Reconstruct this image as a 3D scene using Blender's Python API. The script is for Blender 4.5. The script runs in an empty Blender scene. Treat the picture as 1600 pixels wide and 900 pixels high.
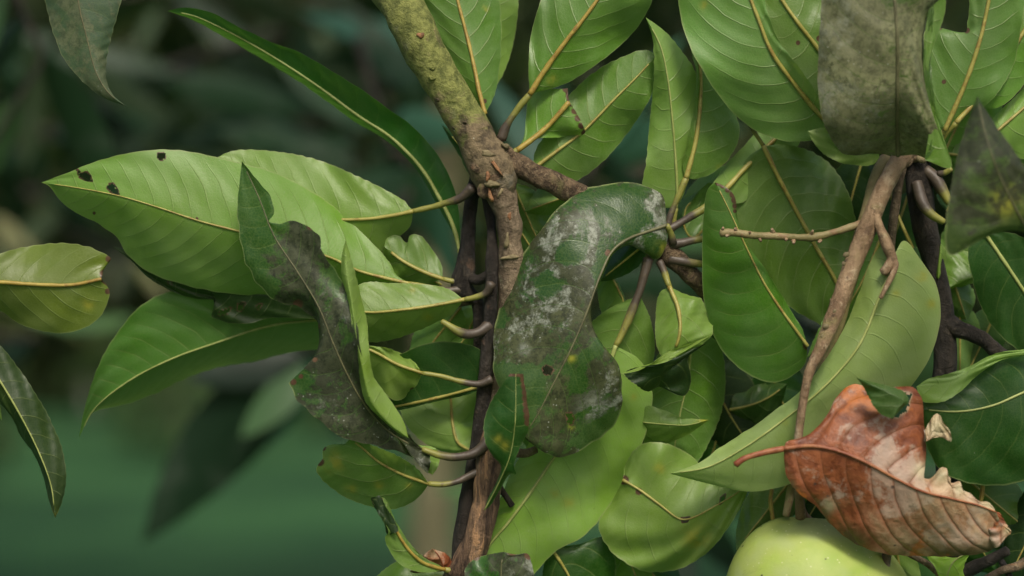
import bpy, math, random
import numpy as np
from mathutils import Vector, Matrix

random.seed(7)
RNG = np.random.default_rng(11)
scene = bpy.context.scene
COL = scene.collection

# ------------------------------------------------------------------ camera
FOC = 1.5                      # metres from the lens to the plane of focus
PX = 0.64 / 1600               # metres per photograph pixel in that plane
PITCH = math.radians(0.8)
CAM = np.array([0.0, 0.0, 1.55])
FWD = np.array([0.0, math.cos(PITCH), math.sin(PITCH)])
UPV = np.array([0.0, -math.sin(PITCH), math.cos(PITCH)])
RGT = np.array([1.0, 0.0, 0.0])
cd = bpy.data.cameras.new("camera")
cam = bpy.data.objects.new("camera", cd)
COL.objects.link(cam)
cam.location = CAM
cam.rotation_euler = (math.pi / 2 + PITCH, 0, 0)
cd.sensor_width = 36
cd.lens = 36 * FOC / 0.64
cd.clip_start = 0.05
cd.clip_end = 400
cd.dof.use_dof = True
cd.dof.focus_distance = FOC - 0.005
cd.dof.aperture_fstop = 3.2
scene.camera = cam

# ------------------------------------------------------------------ sky, sun, exposure
SUN_EL, SUN_AZ = math.radians(48), math.radians(168)   # high, behind the camera
world = bpy.data.worlds.new("World")
scene.world = world
world.use_nodes = True
wn = world.node_tree
sky = wn.nodes.new("ShaderNodeTexSky")
sky.sky_type = 'NISHITA'
sky.sun_disc = False
sky.sun_elevation = SUN_EL
sky.sun_rotation = SUN_AZ
sky.air_density = 1.0
sky.dust_density = 5.0
bgn = wn.nodes["Background"]
bgn.inputs[1].default_value = 0.07
wn.links.new(sky.outputs[0], bgn.inputs[0])
sd = bpy.data.lights.new("sun", 'SUN')
sd.energy = 1.5
sd.angle = math.radians(14)
sd.color = (1.0, 0.94, 0.80)
sun = bpy.data.objects.new("sun", sd)
COL.objects.link(sun)
sdir = Vector((math.sin(SUN_AZ) * math.cos(SUN_EL), math.cos(SUN_AZ) * math.cos(SUN_EL), math.sin(SUN_EL)))
sun.rotation_euler = sdir.to_track_quat('Z', 'Y').to_euler()
sun.location = (0, -3, 6)
vs = scene.view_settings
vs.view_transform = 'Standard'
vs.look = 'None'
vs.gamma = 1
vs.use_curve_mapping = False
vs.exposure = 0.84
scene.cycles.use_denoising = True
scene.cycles.max_bounces = 10
scene.cycles.diffuse_bounces = 5
scene.cycles.transmission_bounces = 6
scene.cycles.sample_clamp_indirect = 6

# ------------------------------------------------------------------ geometry helpers
def P(x, y, d):
    """photograph pixel + centimetres behind (+) or before (-) the plane of focus -> world"""
    x = np.asarray(x, float); y = np.asarray(y, float); d = np.asarray(d, float)
    dep = FOC + d / 100.0
    k = PX * dep / FOC
    return (CAM + dep[..., None] * FWD + ((x - 800) * k)[..., None] * RGT - ((y - 450) * k)[..., None] * UPV)

def pts(s):
    return np.array([[float(v) for v in t.split(",")] for t in s.split()])

def catmull(p, n=14):
    if len(p) < 3:
        t = np.linspace(0, 1, n * 2)[:, None]
        return p[0] * (1 - t) + p[-1] * t
    q = np.vstack([2 * p[0] - p[1], p, 2 * p[-1] - p[-2]])
    out = []
    t = np.linspace(0, 1, n, endpoint=False)[:, None]
    for i in range(1, len(q) - 2):
        a, b, c, e = q[i - 1], q[i], q[i + 1], q[i + 2]
        # chord-limited tangents, so that short jagged pieces do not overshoot
        l0, l1, l2 = [np.linalg.norm(v[:2]) + 1e-6 for v in (b - a, c - b, e - c)]
        m1 = (b - a) / l0 + (c - b) / l1
        m2 = (c - b) / l1 + (e - c) / l2
        m1 = m1 * 0.5 * l1; m2 = m2 * 0.5 * l1
        out.append((2*t**3 - 3*t**2 + 1) * b + (t**3 - 2*t**2 + t) * m1 + (-2*t**3 + 3*t**2) * c + (t**3 - t**2) * m2)
    out.append(q[-2][None])
    return np.vstack(out)

def resample(c, u):
    s = np.concatenate([[0], np.cumsum(np.linalg.norm(np.diff(c[:, :2], axis=0), axis=1))])
    s /= s[-1]
    return np.stack([np.interp(u, s, c[:, k]) for k in range(c.shape[1])], 1), s

def inpoly(x, y, poly):
    r = np.zeros(x.shape, bool)
    n = len(poly)
    for i in range(n):
        x0, y0 = poly[i]; x1, y1 = poly[(i + 1) % n]
        if y0 == y1: continue
        cnd = ((y0 > y) != (y1 > y)) & (x < (x1 - x0) * (y - y0) / (y1 - y0) + x0)
        r ^= cnd
    return r

class Noise1:
    def __init__(self, rng, n=8, fmin=1, fmax=8):
        self.f = rng.uniform(fmin, fmax, n); self.p = rng.uniform(0, 6.28, n); self.a = rng.normal(0, 1, n) / np.sqrt(n)
    def __call__(self, u):
        return (self.a * np.sin(u[..., None] * self.f * 6.28 + self.p)).sum(-1)

def smooth_noise3(p, scale, rng_seed):
    """cheap sum-of-sines vector noise on points p (n,3)"""
    r = np.random.default_rng(rng_seed)
    o = np.zeros(len(p))
    for k in range(7):
        w = r.normal(0, 1, 3); w /= np.linalg.norm(w)
        o += np.sin((p @ w) * scale * r.uniform(.6, 2.2) + r.uniform(0, 6.28)) / (1 + .3 * k)
    return o / 2.6

WLOC = {}
def link(o, parent=None, loc=None):
    COL.objects.link(o)
    loc = Vector(loc) if loc is not None else Vector((0, 0, 0))
    WLOC[o.name] = loc.copy()
    if parent is not None:
        o.parent = parent
        o.location = loc - WLOC[parent.name]
    else:
        o.location = loc
    return o

def make_mesh(name, V, F, mat, attrs=None, smooth=True):
    me = bpy.data.meshes.new(name)
    me.from_pydata(V.tolist() if hasattr(V, "tolist") else V, [], F.tolist() if hasattr(F, "tolist") else F)
    if smooth:
        me.polygons.foreach_set("use_smooth", np.ones(len(me.polygons), bool))
    if attrs:
        for k, a in attrs.items():
            at = me.attributes.new(k, 'FLOAT', 'POINT')
            at.data.foreach_set("value", np.asarray(a, np.float32))
    if mat is not None:
        me.materials.append(mat)
    me.update()
    return me

def mesh_obj(name, V, F, mat, parent=None, attrs=None, origin=None, smooth=True):
    V = np.asarray(V, float)
    origin = V[0] if origin is None else np.asarray(origin)
    o = bpy.data.objects.new(name, make_mesh(name, V - origin, F, mat, attrs, smooth))
    return link(o, parent, origin)

def empty(name, loc, label, cat, group=None):
    o = bpy.data.objects.new(name, None)
    o.empty_display_size = 0.02
    link(o, None, loc)
    o["label"] = label; o["category"] = cat
    if group: o["group"] = group
    return o

def tag(o, label=None, cat=None, group=None, kind=None):
    if label: o["label"] = label
    if cat: o["category"] = cat
    if group: o["group"] = group
    if kind: o["kind"] = kind
    return o

# ------------------------------------------------------------------ materials
class NT:
    def __init__(self, mat):
        mat.use_nodes = True
        self.t = mat.node_tree
        self.t.nodes.clear()
        self.out = self.n("ShaderNodeOutputMaterial")
    def n(self, typ, **kw):
        x = self.t.nodes.new(typ)
        for k, v in kw.items(): setattr(x, k, v)
        return x
    def s(self, inp, val):
        if isinstance(val, bpy.types.NodeSocket): self.t.links.new(val, inp)
        elif isinstance(val, (tuple, list)) and len(val) == 3 and inp.type == 'RGBA': inp.default_value = (*val, 1)
        else: inp.default_value = val
    def m(self, op, a, b=0.0, c=None, clamp=False):
        x = self.n("ShaderNodeMath", operation=op, use_clamp=clamp)
        self.s(x.inputs[0], a); self.s(x.inputs[1], b)
        if c is not None: self.s(x.inputs[2], c)
        return x.outputs[0]
    def mix(self, f, a, b, blend='MIX'):
        x = self.n("ShaderNodeMix", data_type='RGBA', blend_type=blend)
        self.s(x.inputs[0], f); self.s(x.inputs[6], a); self.s(x.inputs[7], b)
        return x.outputs[2]
    def mixf(self, f, a, b):
        x = self.n("ShaderNodeMix", data_type='FLOAT')
        self.s(x.inputs[0], f); self.s(x.inputs[2], a); self.s(x.inputs[3], b)
        return x.outputs[0]
    def noise(self, scale, detail=3.0, rough=0.55, vec=None, dist=0.0):
        x = self.n("ShaderNodeTexNoise")
        x.inputs["Scale"].default_value = scale; x.inputs["Detail"].default_value = detail
        x.inputs["Roughness"].default_value = rough; x.inputs["Distortion"].default_value = dist
        self.t.links.new(vec if vec is not None else self.pos(), x.inputs["Vector"])
        return x.outputs[0]
    def voro(self, scale, feature='F1', vec=None, out=0):
        x = self.n("ShaderNodeTexVoronoi", feature=feature)
        x.inputs["Scale"].default_value = scale
        self.t.links.new(vec if vec is not None else self.pos(), x.inputs["Vector"])
        return x.outputs[out]
    def pos(self):
        if not hasattr(self, "_p"): self._p = self.n("ShaderNodeNewGeometry").outputs["Position"]
        return self._p
    def obj(self):
        if not hasattr(self, "_o"): self._o = self.n("ShaderNodeTexCoord").outputs["Object"]
        return self._o
    def attr(self, name):
        x = self.n("ShaderNodeAttribute", attribute_name=name)
        return x.outputs["Fac"]
    def step(self, v, lo, hi, a=0.0, b=1.0):
        x = self.n("ShaderNodeMapRange", interpolation_type='SMOOTHSTEP')
        self.s(x.inputs[0], v); self.s(x.inputs[1], lo); self.s(x.inputs[2], hi); self.s(x.inputs[3], a); self.s(x.inputs[4], b)
        return x.outputs[0]
    def bump(self, h, strength, dist):
        x = self.n("ShaderNodeBump")
        x.inputs["Strength"].default_value = strength; x.inputs["Distance"].default_value = dist
        self.s(x.inputs["Height"], h)
        return x.outputs[0]
    def bsdf(self, col, rough, normal=None, spec=0.5, sheen=0.0, coat=0.0):
        x = self.n("ShaderNodeBsdfPrincipled")
        self.s(x.inputs["Base Color"], col); self.s(x.inputs["Roughness"], rough)
        self.s(x.inputs["Specular IOR Level"], spec)
        if coat: x.inputs["Coat Weight"].default_value = coat; x.inputs["Coat Roughness"].default_value = .25
        if normal is not None: self.s(x.inputs["Normal"], normal)
        return x.outputs[0]
    def done(self, sh): self.t.links.new(sh, self.out.inputs[0])

def leaf_material(name, top, under, tcol, trans=0.32, soot=0.0, soot_cut=0.45, soot_col=(.17, .165, .115), powder_sheen=0.0,
                  vein=0.5, yellow=0.3, speck=0.5, rough_top=0.36, rough_under=0.42, quilt=0.5, vcol_top=(.20, .26, .07), vcol_under=(.30, .36, .14), brown=(.085, .048, .026)):
    mt = bpy.data.materials.new(name)
    n = NT(mt)
    lum = min(1.0, max(.12, under[1] / .26))
    back = n.n("ShaderNodeNewGeometry").outputs["Backfacing"]
    rnd = n.n("ShaderNodeObjectInfo").outputs["Random"]
    ph, vv, br, yl = n.attr("phase"), n.attr("vv"), n.attr("brown"), n.attr("yellowing")
    av = n.m('ABSOLUTE', vv)
    wob = n.m('MULTIPLY', n.m('SUBTRACT', n.noise(45, 2), .5), .35)
    fr = n.m('FRACT', n.m('ADD', ph, wob))
    f = n.m('MULTIPLY', n.m('ABSOLUTE', n.m('SUBTRACT', fr, .5)), 2.0)     # 1 on a lateral vein
    fade = n.step(av, .98, .62)
    vis = n.step(n.noise(16, 2), .34, .62, .30, 1.0)
    veinm = n.m('MULTIPLY', n.m('MULTIPLY', n.step(f, .90, .988), fade), vis)
    veinw = n.m('MULTIPLY', n.step(f, .45, 1.0), fade)
    # every second, weaker vein between the main ones
    fr2 = n.m('FRACT', n.m('ADD', n.m('ADD', ph, wob), .5))
    f2 = n.m('MULTIPLY', n.m('ABSOLUTE', n.m('SUBTRACT', fr2, .5)), 2.0)
    vein2 = n.m('MULTIPLY', n.m('MULTIPLY', n.step(f2, .95, 1.0), fade), n.m('MULTIPLY', vis, .22))
    cells = n.voro(520, 'DISTANCE_TO_EDGE')
    ret = n.step(cells, 0.0, .16, 1.0, 0.0)
    big = n.noise(11, 3, .6)
    med = n.noise(38, 4, .6)
    fine = n.noise(420, 3, .6)
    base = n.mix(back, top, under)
    hsv = n.n("ShaderNodeHueSaturation")
    n.s(hsv.inputs["Hue"], n.m('ADD', n.m('MULTIPLY', n.m('SUBTRACT', rnd, .5), .022), n.m('MULTIPLY_ADD', big, .02, .49)))
    n.s(hsv.inputs["Saturation"], n.m('ADD', n.m('MULTIPLY_ADD', med, -.40, 1.16), n.m('MULTIPLY', n.m('SUBTRACT', n.noise(7, 2), .5), -.5)))
    n.s(hsv.inputs["Value"], n.m('ADD', n.m('MULTIPLY_ADD', big, .55, .60), n.m('MULTIPLY_ADD', med, .36, n.m('MULTIPLY_ADD', rnd, .2, -.14))))
    n.s(hsv.inputs["Color"], base)
    col = hsv.outputs[0]
    vcol = n.mix(back, vcol_top, vcol_under)
    col = n.mix(n.m('MULTIPLY', veinw, .16 * vein), col, (.05, .09, .02))
    col = n.mix(n.m('MULTIPLY', n.m('MAXIMUM', veinm, vein2), vein), col, vcol)
    col = n.mix(n.m('MULTIPLY', ret, .20 * lum), col, vcol)
    dust = n.step(n.m('ADD', n.m('MULTIPLY', n.noise(9, 4, .6), .6), n.m('MULTIPLY', n.noise(70, 6, .75), .4)), .50, .66)
    col = n.mix(n.m('MULTIPLY', dust, .22 * lum), col, (.19, .27, .11))
    dk = n.step(n.noise(14, 5, .65, dist=.5), .56, .72)
    col = n.mix(n.m('MULTIPLY', dk, .30), col, (.035, .085, .016))
    col = n.mix(n.m('MULTIPLY', n.step(fine, .55, .8), .12 * lum), col, (.30, .36, .16))
    # yellowed blotches (with a shape of their own) and pin-prick specks
    blot = n.m('MULTIPLY', n.step(n.noise(26, 3, .7), .665, .78), yellow)
    blot = n.m('MAXIMUM', blot, n.m('MULTIPLY', yl, n.step(n.noise(140, 3), .30, .62)), clamp=True)
    col = n.mix(blot, col, (.34, .33, .045))
    sp = n.m('MULTIPLY', n.step(n.voro(95), .055, .03), n.step(n.noise(31, 1), .55, .6))
    col = n.mix(n.m('MULTIPLY', sp, speck), col, (.045, .025, .012))
    wsp = n.m('MULTIPLY', n.step(n.voro(130), .05, .025), n.step(n.noise(23, 1), .56, .62))  # white specks painted in for small gloss highlights
    col = n.mix(n.m('MULTIPLY', wsp, speck * .8), col, (.5, .52, .42))
    # pale margin, with the highlight along the rim painted in
    col = n.mix(n.m('MULTIPLY', n.step(av, .972, .995), .15 + .40 * lum), col, (.34, .38, .16))
    rough = n.mixf(back, rough_top, rough_under)
    rough = n.m('ADD', rough, n.m('MULTIPLY', n.m('SUBTRACT', med, .5), .45))
    tr = trans
    if soot > 0:
        cl = n.attr("clean")
        sm = n.m('ADD', n.m('MULTIPLY', n.noise(17, 8, .66, dist=.9), .70), n.m('MULTIPLY', n.noise(95, 8, .75), .30))
        sm = n.m('SUBTRACT', sm, n.m('MULTIPLY', cl, .26))
        msk = n.m('MULTIPLY', n.step(sm, soot_cut - .02, soot_cut + .035), n.m('SUBTRACT', 1.0, back))
        msk = n.m('MULTIPLY', msk, soot)
        scr = n.m('MULTIPLY', n.step(n.noise(85, 8, .8, dist=1.6), .555, .59), n.step(n.noise(24, 2), .42, .58))
        msk = n.m('MULTIPLY', msk, n.m('SUBTRACT', 1.0, n.m('MULTIPLY', scr, .9)))
        msk = n.m('MULTIPLY', msk, n.m('SUBTRACT', 1.0, n.m('MULTIPLY', n.step(f, .93, .99), .5)))
        dark = tuple(c * .28 for c in soot_col)
        sc = n.mix(n.step(n.noise(230, 6, .8), .36, .58), dark, soot_col)
        sc = n.mix(n.m('MULTIPLY', n.step(n.noise(13, 6, .65, dist=.8), .44, .58), .6), sc, tuple(c * .36 for c in soot_col))
        if powder_sheen:
            pw = n.step(n.m('ADD', n.m('MULTIPLY', n.noise(19, 5, .65), .62), n.m('MULTIPLY', n.noise(150, 7, .8), .38)), .53, .60)
            pw = n.m('MAXIMUM', pw, n.attr("powder_sheen"), clamp=True)
            pw = n.m('MULTIPLY', n.m('MULTIPLY', pw, n.step(n.noise(260, 5, .8), .36, .60, .25, 1.0)), powder_sheen)
            sc = n.mix(pw, sc, (.40, .43, .36))  # whitish mildew, with patches of sky sheen painted in the same colour
        fl = n.m('MULTIPLY', n.step(n.voro(230), .13, .06), n.step(n.noise(37, 2), .46, .56))
        sc = n.mix(n.m('MULTIPLY', fl, .7), sc, (.40, .42, .36))
        col = n.mix(msk, col, sc)
        rough = n.mixf(msk, rough, n.m('MULTIPLY_ADD', n.noise(60, 4, .7), .5, .28))
        tr = n.mixf(msk, trans, trans * .12)
    # dried edges of bites and tears
    bm = n.m('MULTIPLY', br, n.m('MULTIPLY_ADD', n.noise(160, 3), 1.0, .5), clamp=True)
    bm = n.step(bm, .25, .6)
    bcol = n.mix(n.noise(220, 3), tuple(c * .45 for c in brown), tuple(c * 2.1 for c in brown))
    col = n.mix(bm, col, bcol)
    # relief: lamina swells between veins, net of fine veins
    bul = n.m('MULTIPLY', n.m('SUBTRACT', 1.0, n.m('POWER', f, 2.5)), fade)
    h = n.m('ADD', n.m('MULTIPLY', bul, .30 * quilt), n.m('ADD', n.m('MULTIPLY', ret, -.05), n.m('MULTIPLY', med, .55)))
    h = n.m('ADD', h, n.m('MULTIPLY', veinm, n.mixf(back, -.10, -.35)))
    h = n.m('ADD', h, n.m('MULTIPLY', fine, .11))
    nor = n.bump(h, .55, .0011)
    pb = n.bsdf(col, rough, nor, spec=n.mixf(back, .30, .45))
    tl = n.n("ShaderNodeBsdfTranslucent")
    tc = n.mix(n.m('MULTIPLY', veinm, .35 * vein), tcol, tuple(c * .6 for c in tcol))
    tc = n.mix(bm, tc, tuple(c * .6 for c in brown))
    n.s(tl.inputs["Color"], tc); n.s(tl.inputs["Normal"], nor)
    mx = n.n("ShaderNodeMixShader")
    n.s(mx.inputs[0], tr); n.t.links.new(pb, mx.inputs[1]); n.t.links.new(tl.outputs[0], mx.inputs[2])
    n.done(mx.outputs[0])
    return mt

M = {}
TC = (.34, .52, .08)
M['pale'] = leaf_material('leaf_pale_underside', (.055, .120, .018), (.182, .318, .056), TC, .34, vein=.38, yellow=.22, quilt=.35)
M['under'] = leaf_material('leaf_green_underside', (.044, .105, .018), (.118, .238, .033), TC, .32, vein=.48, yellow=.35, quilt=.6)
M['bright'] = leaf_material('leaf_bright', (.185, .310, .045), (.212, .345, .050), TC, .34, vein=.15, yellow=.35, quilt=.18)
M['olive'] = leaf_material('leaf_olive', (.07, .09, .020), (.125, .165, .026), (.32, .42, .05), .28, vein=.3, yellow=.2, quilt=.4)
M['green'] = leaf_material('leaf_green', (.062, .150, .020), (.092, .185, .028), TC, .28, vein=.45, yellow=.3, quilt=.6, rough_top=.40)
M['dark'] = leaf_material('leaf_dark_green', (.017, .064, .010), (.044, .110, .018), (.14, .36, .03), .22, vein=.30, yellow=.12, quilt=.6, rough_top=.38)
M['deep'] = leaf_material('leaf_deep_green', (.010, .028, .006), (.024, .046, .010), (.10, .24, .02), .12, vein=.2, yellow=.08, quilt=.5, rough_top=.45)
M['dim'] = leaf_material('leaf_dusky', (.058, .100, .055), (.10, .15, .06), (.2, .3, .08), .22, soot=.5, soot_cut=.52, soot_col=(.17, .17, .09), vein=.15, yellow=.1, rough_top=.40, quilt=.2)
M['sooty'] = leaf_material('leaf_sooty', (.018, .058, .012), (.20, .30, .06), TC, .24, soot=.95, soot_cut=.452, soot_col=(.066, .074, .030), powder_sheen=.68, vein=.18, yellow=.1, rough_top=.28, quilt=.35)
M['sootdark'] = leaf_material('leaf_sooty_dark', (.016, .070, .014), (.22, .32, .06), TC, .22, soot=.95, soot_cut=.448, soot_col=(.056, .062, .034), powder_sheen=.45, vein=.2, yellow=.08, rough_top=.32, quilt=.35)
M['sootgrey'] = leaf_material('leaf_sooty_grey', (.045, .085, .020), (.22, .31, .07), TC, .22, soot=.95, soot_cut=.40, soot_col=(.23, .235, .12), powder_sheen=.25, vein=.2, yellow=.1, rough_top=.42, quilt=.35)
M['sootdeep'] = leaf_material('leaf_sooty_deep', (.030, .060, .016), (.22, .31, .07), TC, .2, soot=.9, soot_cut=.46, soot_col=(.050, .054, .028), powder_sheen=.06, vein=.2, yellow=.08, rough_top=.5, quilt=.35)
M['ribbed'] = leaf_material('leaf_ribbed_underside', (.044, .105, .018), (.095, .198, .030), TC, .30, vein=.5, yellow=.3, quilt=.7)
M['arch'] = leaf_material('leaf_arching', (.026, .100, .012), (.05, .12, .02), (.14, .36, .03), .25, vein=.55, yellow=.05, quilt=.8, rough_top=.42, vcol_top=(.07, .19, .03))
M['sweep'] = leaf_material('leaf_green_lightened', (.20, .35, .05), (.232, .405, .066), TC, .36, vein=.28, yellow=.35, quilt=.35)  # colour lightened to make up for light lost to the leaves above
M['sweep_dull'] = leaf_material('leaf_olive_green_lightened', (.25, .34, .09), (.285, .375, .110), TC, .36, vein=.15, yellow=.35, quilt=.18)  # likewise lightened in colour against the shadow falling on the leaf
M['lime'] = leaf_material('leaf_young_lime', (.22, .40, .03), (.26, .44, .04), (.45, .7, .08), .36, vein=.3, yellow=.2)

def dead_material():
    mt = bpy.data.materials.new("leaf_dried_brown")
    n = NT(mt)
    ph, vv, uu, br = n.attr("phase"), n.attr("vv"), n.attr("uu"), n.attr("brown")
    fr = n.m('FRACT', n.m('ADD', ph, n.m('MULTIPLY', n.m('SUBTRACT', n.noise(40, 2), .5), .3)))
    f = n.m('MULTIPLY', n.m('ABSOLUTE', n.m('SUBTRACT', fr, .5)), 2.0)
    veinm = n.step(f, .84, .97)
    veinw = n.step(f, .45, .95)
    a = n.noise(22, 5, .65, dist=.6)
    b = n.noise(95, 5, .7, dist=.5)
    rust = n.mix(n.step(b, .3, .7), (.115, .026, .008), (.31, .095, .032))
    tan = n.mix(n.step(b, .3, .7), (.31, .150, .068), (.54, .38, .23))
    # bleached towards the tip and below the midrib
    t = n.m('ADD', n.m('MULTIPLY', uu, .80), n.m('ADD', n.m('MULTIPLY', vv, .10), n.m('MULTIPLY', a, .8)))
    col = n.mix(n.step(t, .76, 1.04), rust, tan)
    grey = n.step(n.m('ADD', n.m('MULTIPLY', n.noise(30, 4, .6, dist=.8), .7), n.m('MULTIPLY', n.noise(160, 5, .75), .3)), .51, .60)
    col = n.mix(n.m('MULTIPLY', grey, .60), col, (.50, .40, .31))
    col = n.mix(n.m('MULTIPLY', veinw, .22), col, (.24, .075, .025))
    col = n.mix(n.m('MULTIPLY', veinm, .55), col, (.19, .06, .022))
    moss = n.m('MULTIPLY', n.step(vv, .70, 1.0), n.step(n.noise(45, 4), .40, .58))
    col = n.mix(n.m('MULTIPLY', moss, .9), col, (.055, .06, .02))
    og = n.step(n.noise(31, 4, .65), .60, .68)
    col = n.mix(n.m('MULTIPLY', og, .75), col, (.50, .15, .025))
    wh = n.step(n.noise(26, 5, .7, dist=.5), .665, .69)
    col = n.mix(n.m('MULTIPLY', wh, .8), col, (.70, .64, .52))
    spk = n.m('MULTIPLY', n.step(n.voro(85), .13, .06), n.step(n.noise(35, 1), .48, .56))
    col = n.mix(n.m('MULTIPLY', spk, .85), col, (.05, .035, .03))
    col = n.mix(n.m('MULTIPLY', br, .8), col, (.50, .45, .27))
    h = n.m('ADD', n.m('MULTIPLY', n.m('POWER', f, 3.0), 1.2), n.m('MULTIPLY', b, 1.3))
    h = n.m('ADD', h, n.m('MULTIPLY', n.noise(300, 4), .4))
    nor = n.bump(h, .7, .0014)
    pb = n.bsdf(col, n.m('MULTIPLY_ADD', b, .3, .36), nor, spec=.5)
    tl = n.n("ShaderNodeBsdfTranslucent"); n.s(tl.inputs[0], (.45, .16, .05))
    mx = n.n("ShaderNodeMixShader"); n.s(mx.inputs[0], .10); n.t.links.new(pb, mx.inputs[1]); n.t.links.new(tl.outputs[0], mx.inputs[2])
    n.done(mx.outputs[0])
    return mt
M['dead'] = dead_material()

def simple_mat(name, c0, c1, scale, rough=.55, bump=.4, dist=.001, c2=None, s2=200, spec=.4):
    mt = bpy.data.materials.new(name)
    n = NT(mt)
    a = n.noise(scale, 5, .65)
    b = n.noise(s2, 4, .7)
    col = n.mix(n.step(a, .36, .66), c0, c1)
    if c2: col = n.mix(n.m('MULTIPLY', n.step(b, .5, .66), .8), col, c2)
    n.done(n.bsdf(col, rough, n.bump(n.m('ADD', n.m('MULTIPLY', a, .7), n.m('MULTIPLY', b, .6)), bump, dist), spec=spec))
    return mt

M['rib'] = simple_mat('midrib_yellow', (.24, .215, .045), (.34, .31, .08), 90, .45, .3, .0006, (.22, .14, .035), 160)
M['rib_orange'] = simple_mat('midrib_orange', (.28, .19, .035), (.37, .29, .06), 90, .45, .3, .0006, (.20, .11, .03), 160)
M['rib_pale'] = simple_mat('midrib_pale', (.24, .28, .075), (.33, .37, .12), 90, .45, .3, .0005)
M['rib_soot'] = simple_mat('midrib_sooty', (.085, .082, .038), (.14, .135, .065), 90, .5, .3, .0005)
M['rib_dead'] = simple_mat('midrib_dried', (.20, .055, .025), (.34, .14, .06), 90, .5, .4, .0006)

def petiole_material(name="petiole_skin", lo=.30, hi=.62):
    mt = bpy.data.materials.new(name); n = NT(mt)
    u = n.attr("uu")
    t = n.m('ADD', u, n.m('MULTIPLY', n.m('SUBTRACT', n.noise(70, 4, .7), .5), .7))
    dark = n.mix(n.noise(160, 4), (.035, .026, .020), (.095, .072, .050))
    yg = n.mix(n.noise(120, 4), (.15, .16, .03), (.29, .27, .06))
    col = n.mix(n.step(t, lo, hi), dark, yg)
    col = n.mix(n.m('MULTIPLY', n.step(n.noise(210, 3), .6, .7), .6), col, (.10, .07, .035))
    n.done(n.bsdf(col, .5, n.bump(n.noise(260, 4), .5, .0008)))
    return mt
M['petiole'] = petiole_material()
M['petiole_dark'] = petiole_material('petiole_skin_dark', .50, .86)

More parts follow.
